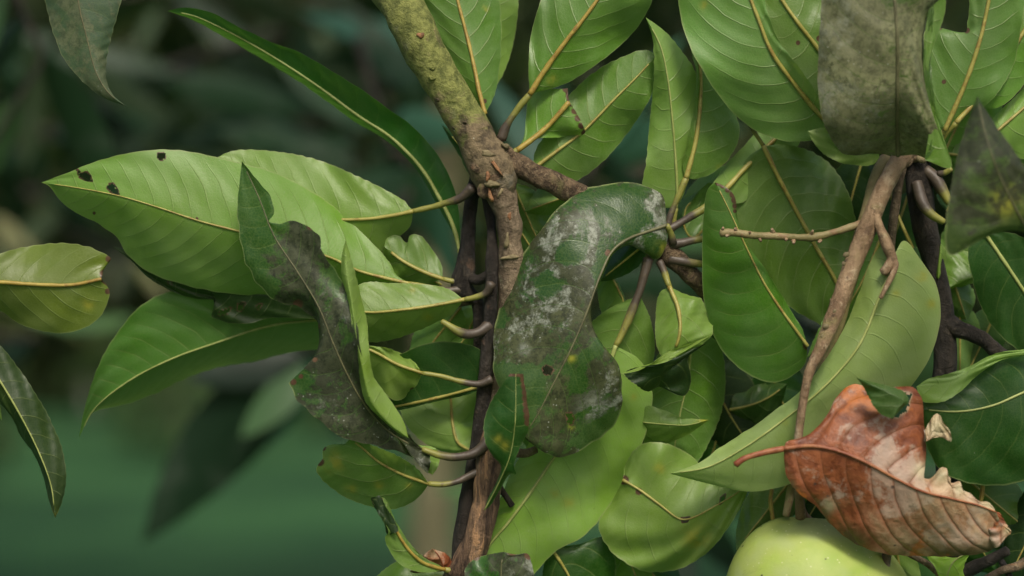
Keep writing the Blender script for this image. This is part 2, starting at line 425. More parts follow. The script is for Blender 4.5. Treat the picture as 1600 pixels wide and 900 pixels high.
def bark_material(name, kind):
    mt = bpy.data.materials.new(name); n = NT(mt)
    v = n.pos()
    mp = n.n("ShaderNodeMapping"); n.t.links.new(v, mp.inputs[0])
    mp.inputs["Scale"].default_value = (1, 1, .35)
    a = n.noise(34, 6, .68, dist=.4)
    b = n.noise(150, 6, .72)
    c = n.noise(60, 5, .7, vec=mp.outputs[0], dist=.6)
    ring = n.n("ShaderNodeTexWave", wave_type='BANDS', bands_direction='Z')
    ring.inputs["Scale"].default_value = 45; ring.inputs["Distortion"].default_value = 9; ring.inputs["Detail"].default_value = 4
    n.t.links.new(v, ring.inputs["Vector"])
    if kind == 'moss':
        low = n.attr("uu")
        moss = n.mix(n.step(b, .30, .66), (.070, .085, .016), (.25, .265, .070))
        brown = n.mix(n.step(b, .30, .66), (.050, .036, .020), (.24, .18, .10))
        t = n.m('ADD', a, n.m('MULTIPLY', n.step(low, .83, .97), .42))
        col = n.mix(n.step(t, .54, .68), moss, brown)
        grey = n.step(n.noise(26, 4, .6), .60, .72)
        col = n.mix(n.m('MULTIPLY', grey, .6), col, (.19, .185, .145))
        len_ = n.m('MULTIPLY', n.step(n.voro(115), .17, .08), n.step(n.noise(40, 2), .45, .55))
        col = n.mix(n.m('MULTIPLY', len_, .7), col, (.075, .045, .025))
        wsp = n.m('MULTIPLY', n.step(n.voro(150), .09, .05), n.step(n.noise(30, 2), .52, .6))
        col = n.mix(wsp, col, (.45, .44, .36))
        h = n.m('ADD', n.m('MULTIPLY', b, .7), n.m('ADD', n.m('MULTIPLY', a, .6), n.m('MULTIPLY', len_, .5)))
        nor = n.bump(h, 1.0, .0045)
        rough = .62
    elif kind == 'flaky':
        d1 = n.noise(95, 6, .75, dist=1.5)
        d2 = n.noise(210, 5, .8, dist=.8)
        col = n.mix(n.step(d1, .38, .62), (.062, .040, .024), (.22, .15, .085))
        col = n.mix(n.m('MULTIPLY', n.step(d2, .52, .66), .85), col, (.36, .27, .16))
        col = n.mix(n.m('MULTIPLY', n.step(c, .55, .68), .7), col, (.19, .17, .065))
        col = n.mix(n.m('MULTIPLY', n.step(a, .60, .72), .6), col, (.28, .12, .05))
        col = n.mix(n.step(d2, .40, .32), col, (.022, .015, .011))
        h = n.m('ADD', d1, n.m('MULTIPLY', d2, .8))
        nor = n.bump(h, 1.0, .004)
        rough = .75
    elif kind == 'brown':
        col = n.mix(n.step(c, .36, .64), (.085, .060, .036), (.225, .168, .105))
        col = n.mix(n.m('MULTIPLY', n.step(b, .54, .68), .7), col, (.35, .28, .18))
        col = n.mix(n.m('MULTIPLY', n.step(a, .62, .72), .75), col, (.30, .14, .055))
        col = n.mix(n.m('MULTIPLY', n.step(n.noise(48, 4, .7), .60, .70), .6), col, (.15, .15, .08))
        col = n.mix(n.step(b, .38, .30), col, (.03, .021, .016))
        h = n.m('ADD', n.m('MULTIPLY', b, .9), n.m('MULTIPLY', c, .8))
        nor = n.bump(h, 1.0, .0045)
        rough = .65
    elif kind == 'peel':
        mp.inputs["Scale"].default_value = (1, 1, .16)
        st = n.noise(130, 6, .75, vec=mp.outputs[0], dist=.5)
        col = n.mix(n.step(st, .36, .62), (.045, .027, .018), (.24, .150, .088))
        col = n.mix(n.m('MULTIPLY', n.step(st, .54, .62), .9), col, (.42, .24, .12))
        col = n.mix(n.m('MULTIPLY', n.step(a, .57, .66), .6), col, (.20, .20, .16))
        nor = n.bump(n.m('ADD', st, n.m('MULTIPLY', b, .4)), 1.0, .006)
        rough = .75
    elif kind == 'tan':
        col = n.mix(n.step(c, .34, .66), (.16, .098, .052), (.33, .225, .13))
        col = n.mix(n.m('MULTIPLY', n.step(a, .56, .7), .6), col, (.17, .17, .05))
        col = n.mix(n.m('MULTIPLY', n.step(n.noise(75, 5, .75), .54, .66), .75), col, (.44, .34, .22))
        col = n.mix(n.m('MULTIPLY', n.step(n.noise(140, 5, .75), .44, .34), .7), col, (.085, .050, .028))
        sp = n.m('MULTIPLY', n.step(n.voro(85), .13, .06), n.step(n.noise(25, 1), .42, .5))
        col = n.mix(n.m('MULTIPLY', sp, .9), col, (.05, .032, .024))
        nor = n.bump(n.m('ADD', b, n.m('MULTIPLY', c, .5)), .9, .003)
        rough = .55
    elif kind == 'stalk':
        col = n.mix(n.step(a, .36, .6), (.15, .13, .045), (.26, .21, .10))
        col = n.mix(n.m('MULTIPLY', n.step(b, .52, .64), .7), col, (.20, .105, .055))
        nor = n.bump(b, .7, .0012)
        rough = .55
    else:  # dark
        col = n.mix(n.step(c, .36, .66), (.010, .008, .006), (.042, .033, .025))
        col = n.mix(n.m('MULTIPLY', n.step(n.noise(55, 4, .7), .60, .70), .6), col, (.13, .075, .045))
        col = n.mix(n.m('MULTIPLY', n.step(b, .64, .74), .6), col, (.10, .09, .07))
        col = n.mix(n.m('MULTIPLY', n.step(n.noise(110, 7, .8, dist=1.0), .55, .62), .55), col, (.085, .070, .050))
        nor = n.bump(n.m('ADD', n.noise(110, 7, .8, dist=1.0), n.m('MULTIPLY', c, .6)), 1.0, .004)
        rough = .55
    n.done(n.bsdf(col, rough, nor, spec=.35))
    return mt
for k in ('moss', 'flaky', 'brown', 'peel', 'tan', 'stalk', 'dark'):
    M['b_' + k] = bark_material('bark_' + k, k)
M['scar'] = simple_mat('leaf_scar_orange', (.19, .085, .035), (.34, .17, .075), 120, .7, .8, .0015, (.10, .06, .03), 220)
M['scarpale'] = simple_mat('leaf_scar_pale', (.13, .105, .05), (.26, .21, .11), 120, .7, .8, .0015, (.10, .08, .04), 220)

# ------------------------------------------------------------------ tubes (stems, petioles, midribs)
def tube(name, path, rad, mat, parent, seg=14, rough=0.0, freq=90, cap=True, step=None, lump=0.0, uu0=0, uu1=1):
    """path (n,3) world points, rad (n,) metres"""
    path = np.asarray(path, float); rad = np.asarray(rad, float)
    c = catmull(np.hstack([path, rad[:, None]]), 10)
    L = np.linalg.norm(np.diff(c[:, :3], axis=0), axis=1).sum()
    if step is None: step = max(float(rad.mean()) * .6, .0011)
    n = max(6, int(L / step))
    s = np.concatenate([[0], np.cumsum(np.linalg.norm(np.diff(c[:, :3], axis=0), axis=1))])
    u = np.linspace(0, 1, n)
    q = np.stack([np.interp(u * s[-1], s, c[:, k]) for k in range(4)], 1)
    p, r = q[:, :3], np.maximum(q[:, 3], 1e-4)
    t = np.gradient(p, axis=0); t /= np.linalg.norm(t, axis=1)[:, None] + 1e-12
    ref = np.array([0.13, 1, .21]); a = np.cross(t, ref); a /= np.linalg.norm(a, axis=1)[:, None] + 1e-9
    b = np.cross(t, a)
    th = np.linspace(0, 2 * math.pi, seg, endpoint=False)
    ring = np.cos(th)[None, :, None] * a[:, None, :] + np.sin(th)[None, :, None] * b[:, None, :]
    V = p[:, None, :] + ring * r[:, None, None]
    if rough:
        fl = V.reshape(-1, 3)
        sd_ = abs(hash(name)) % 1000 if False else len(path) * 7 + int(abs(path[0][0]) * 1e4) % 97
        nz = smooth_noise3(fl, freq, sd_) + .6 * smooth_noise3(fl, freq * 2.7, sd_ + 1)
        V = V + ring * (nz.reshape(n, seg) * r[:, None] * rough)[:, :, None]
    V = V.reshape(-1, 3)
    i = np.arange(n - 1)[:, None] * seg; j = np.arange(seg)[None, :]; j2 = (j + 1) % seg
    F = np.stack([i + j, i + j2, i + seg + j2, i + seg + j], -1).reshape(-1, 4)
    uu = np.repeat(uu0 + (uu1 - uu0) * u, seg)
    Fl = F.tolist()
    if cap:
        V = np.vstack([V, p[0] - t[0] * r[0] * .4, p[-1] + t[-1] * r[-1] * .4])
        k = n * seg
        Fl += [[k, (x + 1) % seg, x] for x in range(seg)]
        Fl += [[k + 1, (n - 1) * seg + x, (n - 1) * seg + (x + 1) % seg] for x in range(seg)]
        uu = np.concatenate([uu, [uu0, uu1]])
    return mesh_obj(name, V, Fl, mat, parent, {"uu": uu}, origin=p[0])

def stem(parent, name, s, mat, seg=20, rough=.10, freq=110, label=None):
    """s: 'x,y,r,d ...' pixels, radius in pixels, depth in cm"""
    a = pts(s)
    w = P(a[:, 0], a[:, 1], a[:, 3])
    r = a[:, 2] * PX * (FOC + a[:, 3] / 100) / FOC
    o = tube(name, w, r, M[mat], parent, seg=seg, rough=rough, freq=freq)
    if label: o["label"] = label
    return o

# ------------------------------------------------------------------ traced leaves
VEIN_CM = 1.25
def leaf(parent, mid, L, R, d=0, e=(1, 1), mat='under', side='under', cut=False, cutbase=False, holes=(), br=(), yl=(), clean=(), powd_sheen=(), rib='rib', rr=(3.0, .8),
         pet=None, pr=(5, 3.5), pd=None, ripple=.25, label=None, name='leaf', nomid=False, curl=0.0, wob=.55, cell=3.2, vein_cm=VEIN_CM, pmat='petiole', bulge=.022):
    """mid, L, R: traced polylines base -> tip (pixels). d: cm, a number or a list spread along the leaf.
    e: how far (cm) each margin lies behind the midrib; curl rolls the outer margin further."""
    rng = np.random.default_rng(int(abs(hash((mid, L)) if False else sum(ord(c) * (i % 13 + 1) for i, c in enumerate(mid + L)))))
    ripple = ripple * 1.4
    m0, l0, r0 = pts(mid), pts(L), pts(R)
    b, t = m0[0, :2], m0[-1, :2]
    if not cutbase: l0 = np.vstack([b, l0]); r0 = np.vstack([b, r0])
    if not cut: l0 = np.vstack([l0, t]); r0 = np.vstack([r0, t])
    cm, cl, cr = catmull(m0), catmull(l0), catmull(r0)
    Lpx = max(np.linalg.norm(np.diff(c[:, :2], axis=0), axis=1).sum() for c in (cm, cl, cr))
    nu = int(np.clip(Lpx / cell, 24, 220)); u = np.linspace(0, 1, nu)
    gm, gl, gr = resample(cm, u)[0], resample(cl, u)[0], resample(cr, u)[0]
    lw = np.linalg.norm(gl[:, :2] - gm[:, :2], axis=1); rw = np.linalg.norm(gr[:, :2] - gm[:, :2], axis=1)
    na = int(np.clip(max(lw.max(), rw.max()) / cell, 7, 50))
    # small unevenness of the margins
    if wob:
        env = np.minimum(1, np.minimum(lw, rw) / 14) * (u < .985)
        for g in (gl, gr):
            nz = Noise1(rng, 9, 2, 26)
            dirv = (g[:, :2] - gm[:, :2]); dirv = dirv / (np.linalg.norm(dirv, axis=1)[:, None] + 1e-6)
            g[:, :2] += dirv * (nz(u) * wob * env)[:, None]
    dd = np.atleast_1d(np.asarray(d, float))
    dm = np.interp(u, np.linspace(0, 1, len(dd)), dd) if len(dd) > 1 else np.full(nu, dd[0])
    if len(dd) > 2:
        k = np.ones(max(3, nu // 8)) / max(3, nu // 8)
        dm = np.convolve(np.pad(dm, (len(k), len(k)), 'edge'), k, 'same')[len(k):-len(k)]
    env = np.sin(math.pi * np.clip(u, .02, .98)) ** .7
    if cut: env = np.sin(math.pi * np.clip(u * .75, .02, .98)) ** .7
    v = np.concatenate([-np.linspace(1, 0, na, endpoint=False), np.linspace(0, 1, na + 1)])
    U, Vv = np.meshgrid(u, v, indexing='ij')
    A = np.abs(Vv)
    edge = np.where((Vv < 0)[..., None], gl[:, None, :2], gr[:, None, :2])
    XY = gm[:, None, :2] * (1 - A[..., None]) + edge * A[..., None]
    eL, eR = [np.interp(u, np.linspace(0, 1, len(q)), q) if np.ndim(q) else np.full(nu, float(q)) for q in e]
    eL, eR = eL * 1.25, eR * 1.25
    off = np.where(Vv < 0, (eL * env)[:, None], (eR * env)[:, None]) * A ** 1.35
    off = off + curl * env[:, None] * np.clip((A - .72) / .28, 0, 1) ** 2
    n1, n2 = Noise1(rng, 6, .6, 2.6), Noise1(rng, 6, .6, 3.2)
    rp = np.where(Vv < 0, n1(U), n2(U)) * A ** 1.5 * ripple * 1.2 * min(1.0, Lpx / 260) * env[:, None]
    n3 = Noise1(rng, 5, 1.2, 5.5)
    rp = rp + n3(U + Vv * .35) * ripple * .25 * env[:, None] * A
    D = dm[:, None] + off + rp
    W = P(XY[..., 0], XY[..., 1], D)
    # length along the midrib and distance from it, in cm
    wm = W[:, na]
    s = np.concatenate([[0], np.cumsum(np.linalg.norm(np.diff(wm, axis=0), axis=1))]) * 100
    T = np.linalg.norm(W - wm[:, None], axis=2) * 100
    wmax = np.maximum(T[:, :1] * (Vv < 0) + T[:, -1:] * (Vv >= 0), .3)
    phase = (s[:, None] - .30 * T - .42 * T * T / np.maximum(wmax, 2.0)) / vein_cm + rng.uniform(0, 1)
    phase = phase + np.where(Vv < 0, .37, 0) * np.clip(A * 30, 0, 1)
    # real relief: lamina swollen between the lateral veins, keel at the midrib
    gu = np.gradient(W, axis=0); gv = np.gradient(W, axis=1)
    N = np.cross(gu, gv); N /= np.linalg.norm(N, axis=2)[..., None] + 1e-12
    view = W - CAM
    sgn = np.sign((N * view).sum(2).mean())            # N*sgn points away from the camera
    N = N * (sgn if sgn else 1)
    amp = bulge * np.clip(A * 4, 0, 1) * np.clip((1 - A) * 3.2, 0, 1) * env[:, None] * np.clip(T * 2, 0, 1)
    bl = (0.5 - 0.5 * np.cos(2 * math.pi * phase))
    face = 1.0 if side == 'under' else -1.0            # swells towards the upper side
    W = W + N * (amp * bl * face / 100)[..., None]
    W = W + N * (smooth_noise3(W.reshape(-1, 3), 55, int(rng.integers(1e6))).reshape(A.shape) * .035 * env[:, None] * np.clip(A * 3, 0, 1) * min(1.0, Lpx / 250) / 100)[..., None]
    nv = 2 * na + 1
    idx = np.arange(nu * nv).reshape(nu, nv)
    F = np.stack([idx[:-1, :-1], idx[1:, :-1], idx[1:, 1:], idx[:-1, 1:]], -1).reshape(-1, 4)
    fx = XY.reshape(-1, 2)[F].mean(1)
    brown = np.zeros(nu * nv); yel = np.zeros(nu * nv); cle = np.zeros(nu * nv); pwd = np.zeros(nu * nv)
    X, Y = XY[..., 0].ravel(), XY[..., 1].ravel()
    for (bx, by, rad) in br: brown = np.maximum(brown, np.exp(-((X - bx) ** 2 + (Y - by) ** 2) / rad ** 2))
    for (bx, by, rad) in yl: yel = np.maximum(yel, np.exp(-((X - bx) ** 2 + (Y - by) ** 2) / rad ** 2))
    for (bx, by, rad) in clean: cle = np.maximum(cle, np.exp(-((X - bx) ** 2 + (Y - by) ** 2) / rad ** 2))
    for (bx, by, rad) in powd_sheen: pwd = np.maximum(pwd, np.exp(-((X - bx) ** 2 + (Y - by) ** 2) / rad ** 2))
    if cut: brown = np.maximum(brown, np.repeat(np.exp(-((1 - u) * Lpx / 5) ** 2), nv))
    keep = np.ones(len(F), bool)
    for h in holes:
        hp = pts(h)
        jx = fx[:, 0] + rng.normal(0, .6, len(F)); jy = fx[:, 1] + rng.normal(0, .6, len(F))
        keep &= ~inpoly(jx, jy, hp)
        for k in range(len(hp)):
            a_, b_ = hp[k], hp[(k + 1) % len(hp)]
            ab = b_ - a_; tt = np.clip(((X - a_[0]) * ab[0] + (Y - a_[1]) * ab[1]) / (ab @ ab + 1e-9), 0, 1)
            q = np.hypot(X - a_[0] - tt * ab[0], Y - a_[1] - tt * ab[1])
            brown = np.maximum(brown, np.exp(-(q / 1.9) ** 2) * .8)
    F = F[keep]
    # front face = upper side of the leaf
    a0 = W.reshape(-1, 3)[F[len(F) // 2]]
    fn = sum((np.cross(W.reshape(-1, 3)[F][:, 1] - W.reshape(-1, 3)[F][:, 0], W.reshape(-1, 3)[F][:, 2] - W.reshape(-1, 3)[F][:, 0])) * 1.0)
    toward = float(fn @ (CAM - W.reshape(-1, 3).mean(0))) > 0
    if toward != (side == 'top'): F = F[:, ::-1]
    o = mesh_obj(name, W.reshape(-1, 3), F, M[mat], parent, {"phase": phase.ravel(), "vv": Vv.ravel(), "uu": U.ravel(), "brown": brown, "yellowing": yel, "clean": cle, "powder_sheen": pwd}, origin=W[0, na])
    if label: o["label"] = label
    if not nomid:
        ii = np.linspace(0, nu - 1, max(8, nu // 6)).astype(int)
        if cut is False: ii = ii[:-1]
        k = PX * (FOC + dm[ii] / 100) / FOC
        r = .84 * (rr[0] + (rr[1] - rr[0]) * (ii / nu) ** .8) * k
        lift = (.45 if side == 'under' else .05)
        vd = (CAM - W[ii, na]); vd /= np.linalg.norm(vd, axis=1)[:, None]
        mo = tube('midrib', W[ii, na] + vd * (r * lift)[:, None], r, M[rib], o, seg=8, rough=.12, freq=300, step=.002)
    if pet is not None:
        q = pts(pet); n_ = len(q)
        dd_ = np.interp(np.arange(n_ + 1), [0, n_], [pd if pd is not None else dm[0], dm[0]])
        q = np.vstack([q[:, :2], b])
        rp_ = np.interp(np.arange(n_ + 1), [0, n_ * .35, n_], [pr[0] * 1.05, (pr[0] + pr[1]) / 2, pr[1]])
        w = P(q[:, 0], q[:, 1], dd_)
        k = PX * (FOC + dd_ / 100) / FOC
        tube('petiole', w, rp_ * k * .92, M[pmat], o, seg=14, rough=.17, freq=170, step=.0022)
    return o

def mango_outline(u, sharp=.75):
    return (np.sin(math.pi * u ** .82) ** sharp) * (1 - .18 * u)

def auto(parent, x0, y0, x1, y1, wl, wr, d, mat='under', side='under', bend=0.0, e=(1.0, 1.0), **kw):
    """an untraced leaf: base pixel -> tip pixel, half widths in pixels"""
    n = 9
    u = np.linspace(0, 1, n)
    dx, dy = x1 - x0, y1 - y0
    L = math.hypot(dx, dy); nx, ny = -dy / L, dx / L
    cx = x0 + dx * u + nx * bend * np.sin(math.pi * u); cy = y0 + dy * u + ny * bend * np.sin(math.pi * u)
    w = mango_outline(u)
    f = lambda X, Y: " ".join("%.1f,%.1f" % (a, b) for a, b in zip(X, Y))
    return leaf(parent, f(cx, cy), f(cx[1:-1] - nx * wl * w[1:-1], cy[1:-1] - ny * wl * w[1:-1]), f(cx[1:-1] + nx * wr * w[1:-1], cy[1:-1] + ny * wr * w[1:-1]), d=d, mat=mat, side=side, e=e, **kw)

# ------------------------------------------------------------------ ground, trees behind
def ground_material():
    mt = bpy.data.materials.new("lawn"); n = NT(mt)
    a = n.noise(.35, 4, .6); b = n.noise(3.0, 5, .7); c = n.noise(60, 3, .7)
    col = n.mix(n.step(a, .40, .60), (.020, .072, .024), (.046, .138, .042))
    col = n.mix(n.m('MULTIPLY', n.step(n.noise(.12, 3, .6), .5, .62), .35), col, (.050, .100, .036))
    col = n.mix(n.m('MULTIPLY', n.step(b, .5, .7), .5), col, (.036, .100, .030))
    col = n.mix(n.m('MULTIPLY', c, .4), col, (.018, .040, .014))
    n.done(n.bsdf(col, .8, n.bump(c, .6, .03), spec=.2))
    return mt
g = 200
gm_ = make_mesh('ground', np.array([[-g, -g, 0], [g, -g, 0], [g, g, 0], [-g, g, 0.]]), [[0, 1, 2, 3]], ground_material(), smooth=False)
tag(link(bpy.data.objects.new('ground', gm_)), kind='structure', label='dark green lawn receding under the trees')

def bg_leaf_material(name, top, under, trans=.2, rough=.32):
    mt = bpy.data.materials.new(name); n = NT(mt)
    gi = n.n("ShaderNodeNewGeometry")
    r = n.attr("tone")
    col = n.mix(gi.outputs["Backfacing"], top, under)
    h = n.n("ShaderNodeHueSaturation"); n.s(h.inputs["Color"], col)
    n.s(h.inputs["Value"], n.m('MULTIPLY_ADD', r, 1.1, .45)); n.s(h.inputs["Hue"], n.m('MULTIPLY_ADD', r, -.035, .515))
    c = n.mix(n.m('MULTIPLY', n.step(n.noise(22, 4), .52, .68), .35), h.outputs[0], (.055, .075, .055))
    pb = n.bsdf(c, rough, n.bump(n.noise(60, 3), .3, .002), spec=.2)
    tl = n.n("ShaderNodeBsdfTranslucent"); n.s(tl.inputs[0], (.16, .27, .05))
    mx = n.n("ShaderNodeMixShader"); n.s(mx.inputs[0], trans); n.t.links.new(pb, mx.inputs[1]); n.t.links.new(tl.outputs[0], mx.inputs[2])
    n.done(mx.outputs[0]); return mt
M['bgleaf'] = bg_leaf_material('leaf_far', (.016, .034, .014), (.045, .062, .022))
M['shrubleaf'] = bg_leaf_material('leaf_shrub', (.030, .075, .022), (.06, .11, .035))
M['bgbark_pale'] = simple_mat('bark_far_pale', (.24, .22, .12), (.36, .33, .19), 6, .8, .8, .01)
M['bgbark'] = simple_mat('bark_far', (.10, .09, .065), (.22, .20, .14), 6, .8, .8, .01, (.05, .045, .035), 30)

# one curved leaf blade, 5 x 2 quads, unit length along +x, drooping
def unit_leaf():
    u = np.linspace(0, 1, 7)
    w = mango_outline(np.clip(u, .001, .999)) * .125
    V, F = [], []
    for i in range(7):
        z = -.22 * u[i] ** 2
        V += [[u[i], w[i], z + .04 * (w[i] / .12)], [u[i], 0, z], [u[i], -w[i], z + .04 * (w[i] / .12)]]
    for i in range(6):
        for j in range(2):
            a = i * 3 + j
            F.append([a, a + 3, a + 4, a + 1])
    return np.array(V), np.array(F)
UL_V, UL_F = unit_leaf()

def leaf_cloud(centers, rng, per=9, size=.21, up=0.0):
    """rosettes of drooping leaves at twig ends -> vertex, face, tone arrays"""
    C = np.repeat(centers, per, 0); m = len(C)
    yaw = rng.uniform(0, 2 * math.pi, m); pit = rng.normal(-.45, .45, m) + up; rol = rng.normal(0, .5, m); sz = size * rng.uniform(.65, 1.2, m)
    cy_, sy_, cp, sp_, cr_, sr_ = np.cos(yaw), np.sin(yaw), np.cos(pit), np.sin(pit), np.cos(rol), np.sin(rol)
    X = np.stack([cy_ * cp, sy_ * cp, sp_], 1); Yv = np.stack([-sy_, cy_, 0 * yaw], 1); Z = np.cross(X, Yv)
    Y2 = Yv * cr_[:, None] + Z * sr_[:, None]; Z2 = Z * cr_[:, None] - Yv * sr_[:, None]
    v = UL_V
    W = C[:, None] + sz[:, None, None] * (v[None, :, :1] * X[:, None] + v[None, :, 1:2] * Y2[:, None] + v[None, :, 2:] * Z2[:, None])
    F = (UL_F[None] + (np.arange(m) * len(v))[:, None, None]).reshape(-1, 4)
    tone = np.repeat(np.clip(rng.normal(.5, .28, m), 0, 1.3), len(v))
    return W.reshape(-1, 3), F, tone

def fast_mesh(name, V, F, mat, tone):
    me = bpy.data.meshes.new(name)
    me.vertices.add(len(V)); me.vertices.foreach_set("co", V.astype(np.float32).ravel())
    me.loops.add(F.size); me.loops.foreach_set("vertex_index", F.astype(np.int32).ravel())
    me.polygons.add(len(F)); me.polygons.foreach_set("loop_start", np.arange(len(F), dtype=np.int32) * 4)
    me.polygons.foreach_set("use_smooth", np.ones(len(F), bool))
    me.update(calc_edges=True)
    at = me.attributes.new("tone", 'FLOAT', 'POINT'); at.data.foreach_set("value", tone.astype(np.float32))
    me.materials.append(mat)
    return me

def bg_tree(x, y, zc, rx, ry, rz, n, trunk_r, label, seed, zmin=1.0, size=.21, lean=0.0, bark='bgbark'):
    rng = np.random.default_rng(seed)
    t = empty('mango_tree', (x, y, 0), label, 'tree')
    top = zc + rz * .2
    path = np.array([[x, y, -.05], [x + lean * .4, y, top * .3], [x + lean * .8, y + .05, top * .65], [x + lean, y, top]])
    tr = tube('trunk', path, [trunk_r * 1.25, trunk_r, trunk_r * .85, trunk_r * .5], M[bark], t, seg=16, rough=.08, freq=9, step=.08)
    for k in range(9):
        a = rng.uniform(0, 6.28); h = rng.uniform(.45, .95) * top
        p0 = np.array([x + lean * h / top, y, h]); e_ = np.array([math.cos(a) * rx * .75, math.sin(a) * ry * .75, rz * rng.uniform(-.2, .5)])
        tube('limb', np.array([p0, p0 + e_ * .45 + [0, 0, .15], p0 + e_]), [trunk_r * .45, trunk_r * .3, trunk_r * .12], M['bgbark'], t, seg=10, rough=.06, freq=12, step=.08)
    q = rng.normal(0, 1, (n * 2, 3)); q /= np.linalg.norm(q, axis=1)[:, None]
    q *= (rng.uniform(0, 1, (n * 2, 1)) ** .45)
    c = q * [rx, ry, rz] + [x + lean, y, zc]
    c += rng.normal(0, .08, c.shape)
    # clumps: keep where a lumpy noise is high, leave gaps
    k = smooth_noise3(c, 3.2, seed) > -.35
    c = c[k & (c[:, 2] > zmin)][:n]
    V, F, tone = leaf_cloud(c, rng, size=size)
    o = bpy.data.objects.new('crown', fast_mesh('crown', V - [x, y, 0], F, M['bgleaf'], tone))
    link(o, t, (x, y, 0)); o["kind"] = "stuff"
    return t
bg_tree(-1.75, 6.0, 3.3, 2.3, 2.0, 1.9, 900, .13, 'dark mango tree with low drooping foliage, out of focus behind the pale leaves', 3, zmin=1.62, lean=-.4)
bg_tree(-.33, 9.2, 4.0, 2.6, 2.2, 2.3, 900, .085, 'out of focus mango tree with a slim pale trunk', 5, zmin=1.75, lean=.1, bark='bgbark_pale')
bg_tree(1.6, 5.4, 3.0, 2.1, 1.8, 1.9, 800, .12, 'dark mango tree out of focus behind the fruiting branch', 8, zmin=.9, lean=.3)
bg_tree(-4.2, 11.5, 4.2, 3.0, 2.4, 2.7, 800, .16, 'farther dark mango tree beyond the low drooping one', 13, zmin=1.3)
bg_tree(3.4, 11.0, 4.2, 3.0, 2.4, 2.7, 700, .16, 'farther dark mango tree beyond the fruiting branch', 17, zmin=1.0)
for i, (x, y, r) in enumerate(((-5.2, 21, .9), (-3.6, 27, 1.1), (-7.4, 30, 1.3), (-2.2, 33, 1.0), (-5.6, 38, 1.5), (-.4, 24, .7), (2.2, 26, 1.0), (5.5, 29, 1.3))):
    rng = np.random.default_rng(60 + i)
    t = empty('shrub', (x, y, 0), ['low dark shrub on the lawn, out of focus', 'low dark shrub on the lawn, out of focus'][0], 'shrub', 'shrubs scattered over the lawn')
    for k in range(4):
        a = rng.uniform(0, 6.28)
        tube('stem', np.array([[x, y, -.02], [x + .25 * r * math.cos(a), y + .25 * r * math.sin(a), r * .4], [x + .5 * r * math.cos(a), y + .5 * r * math.sin(a), r * .9]]), [.03, .02, .01], M['bgbark'], t, seg=8, step=.1)
    q = rng.normal(0, 1, (150, 3)); q /= np.linalg.norm(q, axis=1)[:, None]; q *= rng.uniform(.3, 1, (150, 1)) ** .5
    c = q * [r, r, r * .55] + [x, y, r * .6]
    V, F, tone = leaf_cloud(c[c[:, 2] > .05], rng, per=7, size=.2)
    o = bpy.data.objects.new('foliage', fast_mesh('foliage', V - [x, y, 0], F, M['shrubleaf'], tone)); link(o, t, (x, y, 0)); o["kind"] = "stuff"
# far-off wood closing the view
rng = np.random.default_rng(23)
n = 9000
c = np.stack([rng.uniform(-26, 26, n), rng.uniform(42, 54, n), rng.uniform(.3, 13, n)], 1)
c = c[c[:, 2] < 10.5 + 2.2 * np.sin(c[:, 0] * .5)]
V, F, tone = leaf_cloud(c, rng, per=5, size=1.3)
wd = bpy.data.objects.new('wood', fast_mesh('wood', V, F, M['bgleaf'], tone * 1.1))
link(wd); tag(wd, 'far-off wood closing the view beyond the lawn', 'wood', kind='stuff')

# ------------------------------------------------------------------ out-of-focus sprays between here and those trees
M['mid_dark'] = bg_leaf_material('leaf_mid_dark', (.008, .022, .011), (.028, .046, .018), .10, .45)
M['mid_green'] = bg_leaf_material('leaf_mid_green', (.040, .090, .034), (.10, .17, .05), .25, .42)
def unit_leaf_mesh(mat, tone):
    me = make_mesh('spray_leaf', UL_V, UL_F, M[mat], {"tone": np.full(len(UL_V), tone)})
    return me
M['mid_teal_sheen'] = bg_leaf_material('leaf_mid_teal_sheen', (.045, .120, .085), (.08, .16, .10), .25, .42)  # teal of the sky's sheen put into the leaf colour
ULM = {(m_, t_): unit_leaf_mesh(m_, t_) for m_ in ('mid_dark', 'mid_green', 'mid_teal_sheen') for t_ in (.25, .6, 1.0)}
M['mid_pale_sheen'] = bg_leaf_material('leaf_mid_pale_sheen', (.11, .16, .09), (.15, .20, .10), .3, .5)  # pale colour stands in for sheen and highlights on blurred leaves
ULM[('mid_pale_sheen', .6)] = unit_leaf_mesh('mid_pale_sheen', .6); ULM[('mid_pale_sheen', .25)] = unit_leaf_mesh('mid_pale_sheen', .25)
def spray(x, y, D, stem_pts, leaves, label, wide=1.0):
    """stem_pts: 'x,y,r' pixels at distance D metres; leaves: (x, y, tip x, tip y, depth swing m, roll, mat, tone)"""
    dcm = (D - FOC) * 100
    t = empty('mango_spray', P(x, y, dcm), label, 'twig')
    a = pts(stem_pts)
    tube('stem', P(a[:, 0], a[:, 1], np.full(len(a), dcm)), a[:, 2] * PX * D / FOC, M['b_dark'], t, seg=10, rough=.08, freq=60, step=.01)
    for (x0, y0, x1, y1, dz_, roll, mat, tone) in leaves:
        p0, p1 = P(x0, y0, dcm), P(x1, y1, dcm + dz_ * 100)
        X = Vector(p1 - p0); L_ = X.length; X.normalize()
        Y = Vector(FWD).cross(X).normalized(); Z = X.cross(Y)      # Z roughly along the view
        Y, Z = Y * math.cos(roll) + Z * math.sin(roll), Z * math.cos(roll) - Y * math.sin(roll)
        o = bpy.data.objects.new('leaf', ULM[(mat, tone)])
        COL.objects.link(o); o.parent = t
        R_ = Matrix((X, Y, Z)).transposed().to_4x4()
        o.matrix_local = Matrix.Translation(Vector(p0) - WLOC[t.name]) @ R_ @ Matrix.Diagonal((L_, L_ * wide, L_, 1))
    return t
